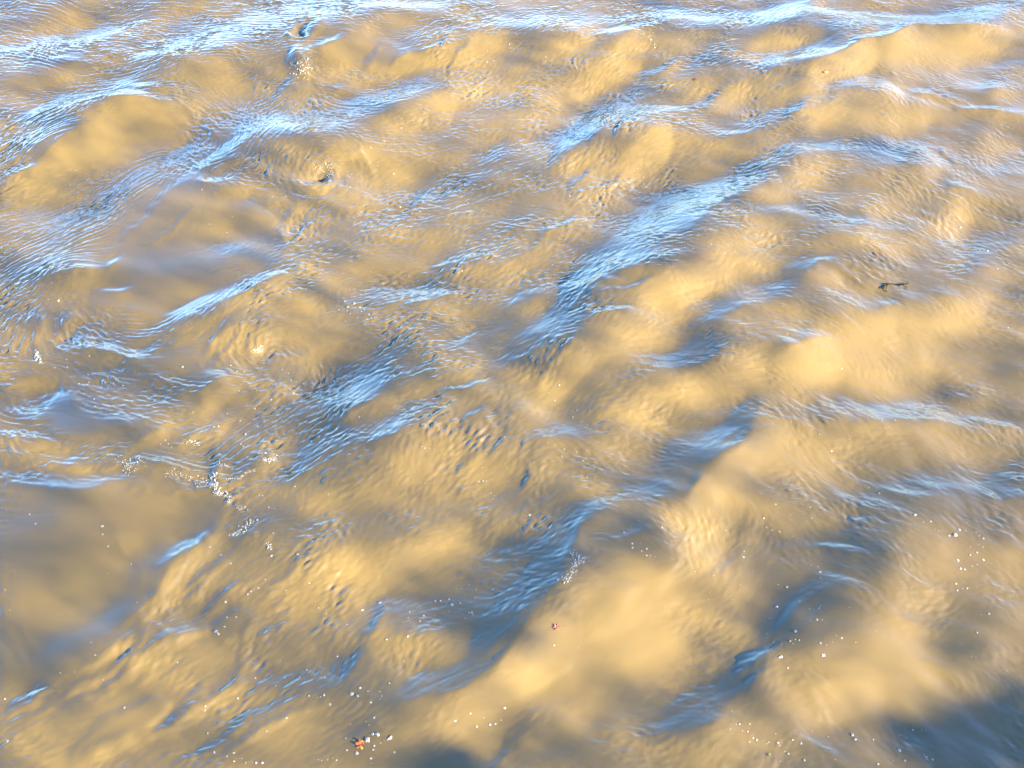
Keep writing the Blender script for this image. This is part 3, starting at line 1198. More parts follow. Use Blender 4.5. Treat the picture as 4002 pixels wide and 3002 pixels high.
def surf_z(x, y):
    i = min(max(int(round((x - X0) / GS)), 0), NX - 1); j = min(max(int(round((y - Y0) / GS)), 0), NY - 1)
    return float(HGT[j, i])
def surf_n(x, y):
    i = min(max(int(round((x - X0) / GS)), 0), NX - 1); j = min(max(int(round((y - Y0) / GS)), 0), NY - 1)
    return Vector([float(v) for v in NRM[j, i]])
def on_water(px, py):
    """photo pixel -> point on the wavy surface"""
    z = 0.0
    for _ in range(6):
        x, y = ground(px, py, z)
        z = .5 * z + .5 * surf_z(x, y)
    return Vector((x, y, surf_z(x, y)))

def node_mat(name):
    m = bpy.data.materials.new(name); m.use_nodes = True
    m.node_tree.nodes.clear()
    return m, m.node_tree.nodes, m.node_tree.links

# silty water: light scattered by suspended mud (softened normal: light spreads a few centimetres) under a glossy skin
wm, n, l = node_mat("silty_water")
out = n.new("ShaderNodeOutputMaterial")
tc = n.new("ShaderNodeTexCoord")
mp = n.new("ShaderNodeMapping"); mp.inputs["Rotation"].default_value = (0, 0, R(-38)); mp.inputs["Scale"].default_value = (.5, 1.3, 1)
nz = n.new("ShaderNodeTexNoise"); nz.inputs["Scale"].default_value = .9; nz.inputs["Detail"].default_value = 7; nz.inputs["Roughness"].default_value = .55
nz.inputs["Distortion"].default_value = .8
rp = n.new("ShaderNodeValToRGB")
rp.color_ramp.elements[0].position, rp.color_ramp.elements[1].position = .3, .72
rp.color_ramp.elements[0].color = MUD_A
rp.color_ramp.elements[1].color = MUD_B
an = n.new("ShaderNodeAttribute"); an.attribute_name = "silt_normal"
df = n.new("ShaderNodeBsdfDiffuse")
gl = n.new("ShaderNodeBsdfGlossy"); gl.inputs["Roughness"].default_value = WATER_ROUGH; gl.inputs["Color"].default_value = (1, 1, 1, 1)
fr = n.new("ShaderNodeFresnel"); fr.inputs["IOR"].default_value = WATER_IOR
mx = n.new("ShaderNodeMixShader")
l.new(tc.outputs["Object"], mp.inputs[0]); l.new(mp.outputs[0], nz.inputs["Vector"]); l.new(nz.outputs["Fac"], rp.inputs[0])
l.new(rp.outputs[0], df.inputs["Color"]); l.new(an.outputs["Vector"], df.inputs["Normal"])
l.new(fr.outputs[0], mx.inputs[0]); l.new(df.outputs[0], mx.inputs[1]); l.new(gl.outputs[0], mx.inputs[2])
l.new(mx.outputs[0], out.inputs[0])
me.materials.append(wm)
# ------------------------------------------------------------------ right bank behind the camera, and an unseen tree added to dapple the river
def mesh_obj(name, verts, faces, mat=None, parent=None, smooth=False):
    m = bpy.data.meshes.new(name)
    m.from_pydata([tuple(v) for v in verts], [], faces)
    if smooth: m.polygons.foreach_set("use_smooth", [True] * len(m.polygons))
    if mat: m.materials.append(mat)
    o = bpy.data.objects.new(name, m)
    COL.objects.link(o)
    if parent: o.parent = parent
    return o

def simple_mat(name, c0, c1, scale, rough=.8, detail=5):
    m, n, l = node_mat(name)
    out = n.new("ShaderNodeOutputMaterial"); b = n.new("ShaderNodeBsdfPrincipled")
    t = n.new("ShaderNodeTexCoord"); z = n.new("ShaderNodeTexNoise"); r = n.new("ShaderNodeValToRGB")
    z.inputs["Scale"].default_value = scale; z.inputs["Detail"].default_value = detail
    r.color_ramp.elements[0].position, r.color_ramp.elements[1].position = .32, .68
    r.color_ramp.elements[0].color, r.color_ramp.elements[1].color = (*c0, 1), (*c1, 1)
    l.new(t.outputs["Object"], z.inputs["Vector"]); l.new(z.outputs["Fac"], r.inputs[0]); l.new(r.outputs[0], b.inputs["Base Color"])
    b.inputs["Roughness"].default_value = rough; b.inputs["Specular IOR Level"].default_value = .15 if rough >= 1 else .5
    l.new(b.outputs[0], out.inputs[0])
    return m
leaf_mat = simple_mat("shade_foliage", (.10, .08, .02), (.16, .07, .02), 3.0)
bark_mat = simple_mat("bark", (.05, .04, .03), (.11, .09, .07), 6.0)
bank_mat = simple_mat("bank_grass", (.05, .06, .02), (.09, .08, .035), 1.4)

rt = np.random.default_rng(21)
LIGHT = look(raster({k: "\n".join(q for q in v.strip().splitlines() if float(q.split()[1]) >= 38) for k, v in WAVES.items()}, 9.0), PX, PY)
LIGHT = 1.2 * np.tanh(LIGHT / 1.2) * FADE
lowr = np.clip(1.15 * PY / H - .15 - .25 * PX / W * PY / H, 0, 1)
slick = np.clip(SM, 0, 1)
leftw = np.clip(1.25 - 2.2 * PX / W, 0, 1)
TRANS = np.clip(SH_BASE - .15 * leftw * np.clip(2.0 - 1.9 * PY / H, 0, 1) + .0 * leftw * lowr - SH_GRAD * lowr * (1 - .3 * leftw) + SH_GAIN * LIGHT * (.6 + .5 * lowr * (1 - .55 * PX / W)) * (1 - .45 * leftw) * (1 - .8 * BOIL), .30, 1.0)
DEN = -np.log(TRANS) + look(raster(SHADE, 6.0), PX, PY)  # leaf density worked back from the shade wanted on the water
LEAF = .085
pr = .55 * LEAF * LEAF * .75                                 # mean shadow-casting area of a leaf
cellA = GS * GS * math.sin(R(SUN_ELEV))
q = 6
D6 = DEN[::q, ::q] * (np.abs(GX[::q, ::q]) < 7.8)
cnt = rt.poisson(D6 * cellA * q * q / pr)
jj, ii = np.nonzero(cnt)
rep = cnt[jj, ii]
jj, ii = np.repeat(jj, rep), np.repeat(ii, rep)
lx_ = X0 + GS * q * (ii + rt.random(len(ii))); ly_ = Y0 + GS * q * (jj + rt.random(len(jj)))
lump_ = band(2.0, 6.0)[::q, ::q][jj, ii]
hard = np.clip(look(raster(SHADE, 6.0), PX, PY)[::q, ::q][jj, ii], 0, 1)
tt_ = (23 + 2.2 * lump_ + rt.normal(0, .7, len(ii))) * (1 - hard) + hard * (12.5 + rt.normal(0, .4, len(ii)))
P = np.stack([lx_ + tt_ * SUNV[0], ly_ + tt_ * SUNV[1], tt_ * SUNV[2]], -1)  # each leaf set up the sun ray from the water it shades
FOOT, FORK = Vector((23.0, -12.0, 1.2)), Vector((20.5, -10.0, 6.6))

def tube(pts, r0, r1, seg=7):
    vs, fs = [], []
    for k, p in enumerate(pts):
        d = (pts[min(k + 1, len(pts) - 1)] - pts[max(k - 1, 0)]).normalized()
        a = d.orthogonal().normalized(); b = d.cross(a)
        r = r0 + (r1 - r0) * k / (len(pts) - 1)
        vs += [p + a * r * math.cos(2 * math.pi * s / seg) + b * r * math.sin(2 * math.pi * s / seg) for s in range(seg)]
    for k in range(len(pts) - 1):
        for s in range(seg):
            fs.append((k * seg + s, k * seg + (s + 1) % seg, (k + 1) * seg + (s + 1) % seg, (k + 1) * seg + s))
    fs.append(tuple(range(seg - 1, -1, -1))); fs.append(tuple((len(pts) - 1) * seg + s for s in range(seg)))
    return vs, fs

def bank_z(x, y):
    e = 9.6 + .5 * math.sin(y * .35) + .3 * math.sin(y * .9 + 1)
    return -0.5 + 2.0 * max(0, min(1, (x - e) / 3.0)) ** .7 + .05 * math.sin(3 * x + 2 * y)
bv, bf = [], []
bx, by = np.concatenate([np.arange(8.6, 16, .3), np.arange(16, 60, 2.0)]), np.arange(-40, 60, .8)
for y in by:
    for x in bx: bv.append((x, y, bank_z(x, y)))
for j in range(len(by) - 1):
    for i in range(len(bx) - 1):
        k = j * len(bx) + i
        bf.append((k, k + 1, k + 1 + len(bx), k + len(bx)))
tag(mesh_obj("river_bank", bv, bf, bank_mat, smooth=True), "grassy river bank beside the water", "bank", kind="structure")

root = bpy.data.objects.new("shade_tree", None); root.location = FOOT; COL.objects.link(root)  # added out of view as a shade caster, shaped by the shade wanted
tag(root, "unseen added tree whose leaves are placed to shade the river", "tree")
if True:
    pts, B = P, np.array(FOOT)
    cs = pts[rt.choice(len(pts), min(14, len(pts)), replace=False)]
    for _ in range(4):
        w_ = np.argmin(((pts[:, None, :] - cs[None]) ** 2).sum(-1), 1)
        cs = np.stack([pts[w_ == c].mean(0) if (w_ == c).any() else cs[c] for c in range(len(cs))])
    F = FORK - FOOT
    vs, fs = tube([Vector((0, 0, -.3)), F * .3 + Vector((.25, 0, .4)), F * .65 + Vector((.2, 0, .3)), F], .42, .2, 10)
    for c in cs:
        e = Vector(c) - FOOT
        v2, f2 = tube([F, F.lerp(e, .3) + Vector((0, 0, .9)), F.lerp(e, .65) + Vector((0, 0, .7)), e], .012, .004, 4)
        off = len(vs); vs += v2; fs += [tuple(i + off for i in g) for g in f2]
    mesh_obj("shade_trunk", vs, fs, bark_mat, root, True)
    # crown
    n_ = len(pts)
    u = rt.normal(size=(n_, 3)); u /= np.linalg.norm(u, axis=1, keepdims=True)
    v = np.cross(u, rt.normal(size=(n_, 3))); v /= np.linalg.norm(v, axis=1, keepdims=True)
    s = LEAF * rt.uniform(.7, 1.3, (n_, 1))
    c = pts - B
    verts = np.stack([c - u * s, c + v * s * .5, c + u * s, c - v * s * .5], 1).reshape(-1, 3)
    m = bpy.data.meshes.new("shade_crown")
    m.vertices.add(n_ * 4); m.vertices.foreach_set("co", verts.astype(np.float32).ravel())
    m.loops.add(n_ * 4); m.loops.foreach_set("vertex_index", np.arange(n_ * 4, dtype=np.int32))
    m.polygons.add(n_); m.polygons.foreach_set("loop_start", np.arange(0, n_ * 4, 4, dtype=np.int32))
    m.update(calc_edges=True); m.materials.append(leaf_mat)
    o = bpy.data.objects.new("shade_crown", m); COL.objects.link(o); o.parent = root
# ------------------------------------------------------------------ what floats on the river
def flat_mat(name, c, rough=.6, c1=None, scale=40):
    return simple_mat(name, c, c1 or tuple(v * .8 for v in c), scale, rough, 3)
foam_mat = flat_mat("foam", (.20, .19, .17), .7, (.12, .105, .08), 120)
thin_mat = foam_mat.copy(); thin_mat.name = "thin_foam"        # wet, half see-through bubbles
_n, _l = thin_mat.node_tree.nodes, thin_mat.node_tree.links
_b = next(q_ for q_ in _n if q_.type == 'BSDF_PRINCIPLED'); _b.inputs["Alpha"].default_value = .82
twig_mat = flat_mat("wet_twig", (.004, .003, .003), 1.0, (.007, .005, .004))
orange_mat = flat_mat("orange_leaf", (.26, .045, .003), .45, (.30, .07, .004), 60)
yellow_mat = flat_mat("yellow_leaf", (.30, .15, .006), .45, (.26, .09, .004), 60)
red_mat = flat_mat("red_leaf", (.09, .007, .003), .45, (.15, .018, .006), 60)
green_mat = flat_mat("green_leaf", (.16, .19, .012), .5)
stalk_mat = flat_mat("leaf_stalk", (.05, .015, .006), .6)

def frame(p, spin=0.0, lift=0.0):
    n = surf_n(p.x, p.y)
    q = Vector((0, 0, 1)).rotation_difference(n)
    M = q.to_matrix().to_4x4() @ Matrix.Rotation(spin, 4, 'Z')
    M.translation = p + n * lift
    return M

# --- foam flecks: tile rows of  x,y,r
FLECKS = {
0: "290,858,5 1308,1230,6 1357,1453,6 1470,1507,6 1505,1405,5 1765,1276,5 1850,1272,6 1830,675,5 1915,678,6 495,1105,4",
1: """388,830,7 262,855,5 278,915,6 350,935,4 432,968,5 190,958,7 340,1125,8 58,1212,8 105,1175,5 63,1130,5 100,1155,4 237,1075,5 237,1055,4 298,1195,5 380,1342,9 508,1370,7 567,1392,6
820,1315,6 875,1305,4 1097,1305,5 1125,1300,4 745,1355,4 742,1388,4 808,1303,4 1480,1270,6 1285,1335,5 1200,1335,4 1700,1207,6 1705,1247,6 1732,1203,4 1838,1165,5 1862,1182,6 1957,1150,6
1975,1208,7 1918,1092,6 2168,1093,5 2000,1252,5 1968,1360,7 2003,258,8 2027,288,6 2030,308,6 2020,212,5 1940,318,5 1912,318,5 1325,370,6 1380,358,4 1310,395,4 1440,540,5 1505,518,5 1548,577,5
1022,520,4 945,403,8 988,395,6 945,330,5 898,500,7 908,460,5 910,540,6 885,530,5 876,590,6 928,583,5 802,632,5 975,545,4 1088,290,6 1095,312,5 965,275,5 1210,238,4 1358,455,4 945,1000,5
1015,1143,4 1500,1095,4 778,1270,5 985,1605,5 1000,1605,5 902,1632,5 768,1628,4 795,1612,4 1072,1640,4 285,1492,5 835,1412,4 1075,1405,5 935,1470,4 2187,255,5""",
2: """1360,1273,5 1820,1437,6 1797,1475,10 1527,1443,6 1467,1450,4 1733,1565,5 1923,1620,8 1975,1624,11 2030,1627,6 1768,1610,5 1700,1603,5 1820,1573,4 1545,1567,4 1575,1550,4 185,1585,6 293,1587,5
65,1612,7 13,1605,6 275,1643,5 340,1630,5 1453,1437,4 1605,1570,4 1880,1575,4 2100,1600,4 66,1238,4 85,247,5 192,242,4""",
10: """378,290,13 335,175,6 393,78,7 312,282,6 50,660,8 665,457,8 578,650,6 1183,720,12 430,672,6 355,725,6 435,720,8 378,712,5 570,770,7 510,828,8 680,820,9 735,825,7 795,840,9 718,793,6
615,978,9 680,1020,5 635,980,4 610,930,7 660,845,5 575,820,6 1535,750,9 1580,752,8 1493,710,7 1830,738,7 1870,760,6 1905,700,4 1885,805,8 1848,815,6 1920,818,6 1965,830,6 1905,845,6 1938,848,6
1815,800,5 1650,855,6 1660,875,6 1550,875,7 1757,933,8 1900,890,12 1650,990,9 1470,1020,7 1415,1105,8 1385,1108,6 1668,1105,8 1785,990,7 1555,1070,6 1590,1155,11 1560,1220,9 1575,1235,8
1675,1280,8 1720,1280,13 2112,1130,5 2010,905,5 2065,985,6 2140,945,5 1955,975,5 2195,350,8 1930,480,4 2080,275,5 1780,48,4 1070,1195,7 1040,1220,6 1090,1220,6 1110,1240,6 1475,1365,8 1505,1380,7
1105,1340,9 1265,1195,5 1700,1555,7 1740,1630,8 1680,1550,5 1965,1400,7 1910,1495,6 2125,1545,6 1775,1640,5 1860,1455,5 2010,1310,6 1965,1335,5 40,1648,5 1150,1072,4 1250,1012,6 745,880,5""",
11: """781,98,7 20,295,8 40,330,12 82,308,14 118,333,11 35,355,7 90,335,6 130,360,6 148,350,6 178,380,9 192,402,7 57,373,6 103,400,5 25,423,6 180,218,5 155,235,5 180,258,5 55,217,4 83,215,4
70,168,4 190,103,5 418,130,5 437,130,4 288,248,4 378,235,4 300,165,4 208,360,5 1365,58,6 1315,217,6 1340,210,4 1341,300,5 1426,325,7 1400,330,4 1457,332,3 1600,610,5 1411,838,8 1342,886,5
1383,939,7 1493,1007,5 1527,1000,6 1610,1003,5 1630,1018,3 1500,1045,7 1405,988,4 1370,1132,5 1595,1093,5 1555,1075,4 1620,1120,3 1443,1253,6 1340,1212,5 1387,1222,4 1523,1271,5 1425,1300,6
1563,1328,7 1652,1208,5 1621,1170,3 1795,1343,5 1805,1360,5 1800,1372,4 1865,1353,4 1590,1437,7 1708,1405,5 968,1537,6 990,1555,5 982,1575,5 1040,1573,4 918,1458,8 890,1462,6 940,1458,5 970,1447,4
914,1372,5 914,1408,4 938,1285,5 960,1250,4 1247,1337,5 1072,1375,4 541,1247,6 518,1235,4 575,1250,4 605,1253,4 530,1218,4 543,1472,5 405,1000,5 545,565,6 468,745,5 445,740,4 468,775,5 430,770,4
455,770,4 482,778,4 28,798,6 115,1045,9 380,970,5 450,1090,4 435,760,4 1970,110,4 2143,140,4 1085,1460,4""",
12: """2040,82,8 2108,50,8 2098,143,5 2108,463,7 1890,268,5 2200,305,4 926,396,5 955,534,5 675,508,6 1030,730,7 948,744,5 965,1266,9 885,1157,6 1224,1043,6 1288,1071,6 1374,1063,8 1314,1116,5
1795,1018,6 1855,960,5 1800,940,4 1884,1129,5 1725,915,4 1165,1240,4 1082,1190,4 1205,1502,6 1258,1503,4 1272,1538,7 1283,1582,6 1233,1560,5 1095,1505,4 1035,1510,5 953,1516,5 878,1524,4
608,1497,4 602,1610,6 826,1629,6 803,1580,4 955,1580,4 1275,1633,5 1300,1640,4 110,1080,5 1760,758,4 1108,30,5 2135,470,4 702,1077,5""",
20: """190,18,7 230,80,8 663,95,10 665,147,6 700,225,6 705,402,4 850,340,6 888,590,5 590,848,5 617,930,6 390,1045,6 482,1040,5 30,1213,9 65,637,5 33,507,5 805,1270,9 48,1487,12 1150,977,6 670,1090,5
1758,285,9 1928,277,9 1495,335,7 1460,587,11 1675,495,7 1718,440,5 2003,463,6 1605,535,7 1625,515,6 1853,510,5 1455,745,7 1468,685,7 1530,683,6 2110,718,5 2063,623,6 2113,662,5 1775,765,5
1720,745,5 1750,765,4 2185,938,7 1988,1025,8 1942,1070,7 2105,1075,7 2000,1193,8 2098,1188,10 2138,1248,9 2055,1205,5 2075,1200,5 1540,1208,7 1330,1260,7 1327,1288,6 1843,1075,6 1653,1077,6
1815,962,5 1857,1337,6 1727,1422,6 1388,1558,8 1470,1585,7 1515,1562,8 1515,1617,7 1590,1627,6 1658,1627,9 1698,1627,11 1567,1600,4 1635,1622,4 2063,1607,5 2085,1612,5 2123,1607,5 2180,1610,6
2155,1597,4 1345,1435,6 1785,1127,5 1770,140,6 1430,280,6 1360,230,6""",
21: """1220,22,10 1185,25,5 1830,137,8 1873,90,5 1933,85,5 1925,60,4 2078,103,8 2107,43,5 1885,207,8 1885,235,7 1978,241,7 1945,255,6 1976,284,6 2003,285,5 2035,290,4 1938,208,3 1648,262,4 248,588,11
276,604,6 135,636,8 440,648,8 433,686,6 533,672,9 508,709,8 506,735,4 607,577,8 641,576,7 697,566,7 715,600,11 770,591,8 680,592,5 727,577,5 601,675,6 866,560,5 747,498,4 762,627,5 845,652,7
827,655,6 805,690,5 852,668,5 870,503,5 828,472,5 733,428,5 780,498,4 35,730,6 291,828,7 430,808,7 320,905,5 405,968,6 310,1112,8 120,1142,10 67,1180,14 105,1193,9 190,1236,8 172,1163,6
248,1165,5 262,1195,6 250,1213,5 213,1335,9 160,1360,6 178,1383,5 59,1377,6 235,1444,14 203,1441,13 212,1517,8 205,1542,8 100,1565,13 192,1599,9 345,1560,8 35,1545,8 82,1480,6 27,1467,6
195,1630,4 255,1500,6 738,1355,7 836,1308,7 922,1335,5 877,1392,9 963,1380,9 998,1375,8 1058,1272,9 1025,1207,5 1378,866,7 1538,883,4 1035,1350,5 980,505,5 698,645,4 786,665,4""",
22: """524,43,8 542,101,6 577,118,6 627,129,6 590,148,4 573,85,4 835,41,6 770,43,4 697,20,4 883,20,4 275,121,5 397,255,6 394,293,8 710,158,4 1503,21,13 1560,68,6 1608,64,8 1634,115,5 1658,123,6
1680,125,4 1725,157,8 1765,150,16 1792,118,12 1834,123,5 1900,130,6 1922,157,6 1947,174,7 1840,70,5 1865,228,5 1945,228,6 1918,213,4 1907,264,7 1862,280,7 1948,312,9 1783,315,9 1907,342,6
1876,352,6 1800,369,10 1828,374,8 1771,467,8 1779,510,7 1843,497,7 1815,497,5 1258,110,4 1983,661,10 1935,667,5 1908,783,7 2022,960,6 1900,940,4 1872,938,3 2105,1030,5 876,356,6 890,391,9
833,347,5 891,428,5 900,442,4 793,383,4 676,488,11 503,475,4 620,472,5 375,472,4 455,387,4 200,412,4 80,387,4 610,615,9 757,580,6 882,626,6 891,611,5 822,631,5 869,700,11 904,702,5 828,707,5
730,776,11 537,677,4 565,690,4 590,845,6 696,838,8 730,829,6 755,833,7 714,856,5 640,861,4 892,852,9 932,863,5 995,803,6 1032,818,9 1122,846,6 545,790,5 910,930,14 637,940,11 625,943,8 680,1012,7
1080,620,5 173,520,4 167,570,4 320,570,4 1250,775,4 970,845,4 135,932,4 368,1377,7 433,1375,7 345,1377,5 421,1425,7 387,1420,5 310,1408,4 456,1466,7 478,1478,7 433,1491,6 558,1493,6 545,1503,5
618,1497,8 602,1440,6 713,1478,7 767,1500,9 685,1567,8 663,1553,5 788,1609,10 632,1617,6 943,1457,6 840,1420,5 1100,1445,13 1118,1474,9 1235,1475,7 1410,1447,5 1491,1414,7 1550,1412,4 1579,1417,4
1453,1467,5 1265,1635,9 1440,1613,9 1580,1590,8 1585,1605,6 1620,1605,8 1566,1577,6 1537,1577,5 1365,1612,5 990,1605,5 1405,1545,12 625,1515,5 152,1287,4 317,1290,5""",
}
PLACES = [(0,1965,260,"near the dark hollow at upper left"),(0,2080,1150,"around the upper left whirlpool"),(0,1300,1400,"on the smooth slick left of the whirlpool"),
(1,300,900,"just right of the upper whirlpool"),(1,900,500,"on the tan ripples at top centre"),(1,1980,280,"on the blue ripples near the red leaf speck"),
(1,1800,1180,"above the long dark blue trough"),(1,600,1350,"on the ripples above the tight foam cluster"),(11,80,320,"in the tight foam cluster left of centre"),
(11,1400,330,"beside the dark blue trough at centre"),(11,1450,950,"below the golden crest at centre"),(11,1500,1300,"on the olive water right of the hooked wave"),
(11,950,1480,"on the tan water under the hooked wave"),(11,460,760,"in the blue hollow left of centre"),(12,2050,100,"right of the floating twig"),
(12,1000,650,"on the brightest golden crest"),(12,1280,1070,"in the blue trough below the bright crest"),(12,1200,1530,"in the grey water under the long swell"),
(12,1880,1000,"at the far right under the bright crest"),(10,330,200,"at the far left edge beside the slick"),(10,600,800,"on the churned water at the left"),
(10,1850,800,"beside the middle left eddy"),(10,1600,1200,"above the foamy seam"),(10,1080,1220,"left of the foamy seam"),(20,600,200,"on the smooth slick at lower left"),
(20,1750,500,"below the foamy seam"),(20,1500,1590,"in the row at the bottom edge"),(20,2080,1180,"on the blue ripples left of the dark hollow"),
(21,750,610,"in the dark water left of the breaking wave"),(21,1950,200,"right of the breaking wave"),(21,200,1480,"around the orange leaf"),
(21,930,1350,"on the golden water right of the orange leaf"),(21,130,1180,"in the ripples above the orange leaf"),(22,1850,250,"in the loose drift at far right"),
(22,850,750,"in the grey trough at lower right"),(22,600,100,"on the golden slope above the grey trough"),(22,550,1470,"along the bottom right water"),
(22,1450,1550,"beside the dark shade at bottom right"),(22,1970,680,"at the right edge below the drift"),(2,1850,1560,"above the floating twig"),
(20,700,1000,"along the long ridges at lower left")]

def dome_mesh(name, parts_, seed, mat=None):
    r_ = random.Random(seed); vs, fs = [], []
    for (cx, cy, rad, hole) in parts_:
        o = len(vs); k = 10
        rr = [rad * r_.uniform(.82, 1.15) for _ in range(k)]
        ring = lambda s, z: [(cx + rr[i] * s * math.cos(2 * math.pi * i / k), cy + rr[i] * s * math.sin(2 * math.pi * i / k), z * rad) for i in range(k)]
        prof = [(1.0, -.12), (.92, .16), (.62, .34)] + ([(.34, .2), (.30, -.1)] if hole else [])
        for s, z in prof: vs += ring(s, z)
        for a in range(len(prof) - 1):
            for i in range(k):
                j = (i + 1) % k
                fs.append((o + a * k + i, o + a * k + j, o + (a + 1) * k + j, o + (a + 1) * k + i))
        if not hole:
            vs.append((cx, cy, .42 * rad)); t = len(vs) - 1
            fs += [(o + (len(prof) - 1) * k + i, o + (len(prof) - 1) * k + (i + 1) % k, t) for i in range(k)]
    m = bpy.data.meshes.new(name); m.from_pydata(vs, [], fs)
    m.polygons.foreach_set("use_smooth", [True] * len(fs)); m.materials.append(mat or foam_mat)
    return m
FLECK_MESH = [dome_mesh("foam_fleck", [(0, 0, 1, False)], 1), dome_mesh("foam_fleck", [(0, 0, 1, False), (.9, .5, .45, False)], 2),
              dome_mesh("foam_fleck", [(0, 0, 1, True)], 3), dome_mesh("foam_fleck", [(-.4, 0, .7, False), (.5, .3, .6, False), (.2, -.6, .45, False), (-.5, .8, .35, False)], 4),
              dome_mesh("foam_fleck", [(0, 0, 1, False), (-.7, -.8, .3, False)], 5)]

THIN_MESH = []
for q_ in FLECK_MESH:
    c_ = q_.copy(); c_.materials.clear(); c_.materials.append(thin_mat); THIN_MESH.append(c_)
allf = []
for tile, text in FLECKS.items():
    for tok in text.split():
        x, y, r = map(float, tok.split(","))
        px, py = src(tile, x, y)
        allf.append((r, px, py))
places = [(*src(t, x, y), s) for t, x, y, s in PLACES]
allf.sort(key=lambda f: -f[0])
rf = random.Random(5)
tiny = []
for k, (r, px, py) in enumerate(allf):
    p = on_water(px, py)
    depth = p.y * CP + (CAM_H - p.z) * SP
    rad = max(r, 3.8) * (.82 if py < 2000 else 1.0) * TS * depth / FPX * .84
    if k >= 295:
        tiny.append((p, rad)); continue
    o = bpy.data.objects.new("foam_fleck", (THIN_MESH if py < 1900 or px < 1300 else FLECK_MESH)[rf.choice([0, 1, 4]) if r < 8 else rf.choice([1, 2, 3, 3, 4])])
    COL.objects.link(o)
    o.matrix_world = frame(p, rf.uniform(0, 6.3), .001) @ Matrix.Diagonal((rad * rf.uniform(.85, 1.25), rad, rad, 1))
    where = min(places, key=lambda q_: (q_[0] - px) ** 2 + (q_[1] - py) ** 2)[2]
    size = "plump" if r >= 10 else "small" if r >= 7 else "tiny"
    tag(o, f"{size} white foam fleck {where}", "foam fleck", f"{size} foam flecks {where}")
vs, fs = [], []
for p, rad in tiny:
    M = frame(p, 0, .0005); o_ = len(vs)
    for i in range(6): vs.append(tuple(M @ Vector((rad * math.cos(i * 1.047), rad * math.sin(i * 1.047), -.1 * rad))))
    vs.append(tuple(M @ Vector((0, 0, .5 * rad))))
    fs += [(o_ + i, o_ + (i + 1) % 6, o_ + 6) for i in range(6)]
tag(mesh_obj("foam_specks", vs, fs, thin_mat), "tiny white foam specks scattered over the muddy water", "foam", kind="stuff")

# --- froth on breaking crests
def froth(label, tile, lines, width, count, big=1.0, seed=1):
    r_ = random.Random(seed); vs, fs = [], []
    for line in lines:
        pts = [src(tile, *q_) for q_ in line]
        seg = [math.dist(a, b) for a, b in zip(pts, pts[1:])] or [1]
        for _ in range(max(4, int(.8 * count * sum(seg) / max(1e-6, sum(math.dist(a, b) for l_ in lines for a, b in zip([src(tile, *q_) for q_ in l_], [src(tile, *q_) for q_ in l_][1:])))))):
            t = r_.random() * sum(seg); i = 0
            while i < len(seg) - 1 and t > seg[i]: t -= seg[i]; i += 1
            f = t / seg[i]
            px = pts[i][0] + (pts[i + 1][0] - pts[i][0]) * f + r_.gauss(0, width * TS * .75)
            py = pts[i][1] + (pts[i + 1][1] - pts[i][1]) * f + r_.gauss(0, width * TS * .6)
            p = on_water(px, py)
            rad = big * r_.choice([.0025, .003, .003, .004, .005, .007]) * r_.uniform(.7, 1.3)
            M = frame(p, r_.uniform(0, 6), rad * .1); o_ = len(vs); k = 7
            for s, z in ((1, -.4), (.95, .25), (.55, .75)):
                for j in range(k):
                    a = 2 * math.pi * j / k
                    vs.append(tuple(M @ Vector((rad * s * math.cos(a) * 1.25, rad * s * math.sin(a), rad * z))))
            vs.append(tuple(M @ Vector((0, 0, rad * .9))))
            for a in range(2):
                for j in range(k): fs.append((o_ + a * k + j, o_ + a * k + (j + 1) % k, o_ + (a + 1) * k + (j + 1) % k, o_ + (a + 1) * k + j))
            fs += [(o_ + 2 * k + j, o_ + 2 * k + (j + 1) % k, o_ + 3 * k) for j in range(k)]
    tag(mesh_obj("froth", vs, fs, thin_mat, smooth=True), label, "froth", "froth on breaking water")
froth("white froth clump under the dark hollow at upper left", 0, [[(1925, 420), (1975, 440)], [(1950, 400), (1965, 455)]], 55, 150, 1.3, 1)
froth("bright froth on the rim of the upper whirlpool", 0, [[(2130, 1040), (2110, 1100), (2145, 1130)], [(2060, 1110), (2050, 1080)]], 22, 90, 1.0, 2)
froth("thick white froth where the foamy seam bends", 10, [[(1395, 1400), (1375, 1440), (1400, 1500), (1410, 1535)], [(1400, 1535), (1450, 1545), (1475, 1560)]], 14, 260, 1.1, 3)
froth("grainy golden froth along the foamy seam", 10, [[(1100, 1410), (1180, 1430), (1260, 1460), (1390, 1480)]], 26, 230, .8, 4)
froth("thin white froth line running right from the seam", 10, [[(1470, 1450), (1560, 1440), (1600, 1400), (1660, 1390)]], 8, 90, .8, 5)
froth("curled white froth above the foamy seam", 10, [[(1690, 1320), (1740, 1330), (1800, 1305)]], 14, 110, 1.0, 6)
froth("small white froth on the far left crest", 10, [[(238, 620), (235, 660), (262, 690)]], 12, 90, 1.1, 7)
froth("froth on the tip of the middle left eddy", 10, [[(1635, 625), (1670, 610), (1700, 620)], [(1690, 585), (1700, 600)]], 12, 90, 1.0, 8)
froth("loose froth at the left end of the foamy seam", 10, [[(800, 1310), (840, 1370), (800, 1400)], [(850, 1360), (930, 1320)]], 35, 140, .8, 9)
froth("white froth patch below the foamy seam", 20, [[(1590, 85), (1640, 55)], [(1490, 155), (1540, 140), (1590, 100)]], 16, 170, 1.1, 10)
froth("cream froth on the breaking wave at lower centre", 21, [[(1500, 270), (1550, 310), (1515, 350), (1480, 420), (1450, 450)]], 20, 240, .9, 11)
froth("tiny froth dab on the swirl below the seam", 20, [[(1740, 215), (1750, 245)]], 10, 30, .9, 12)
froth("tiny froth dab on the long lower left ridges", 20, [[(1400, 765), (1412, 795)]], 9, 30, .9, 13)
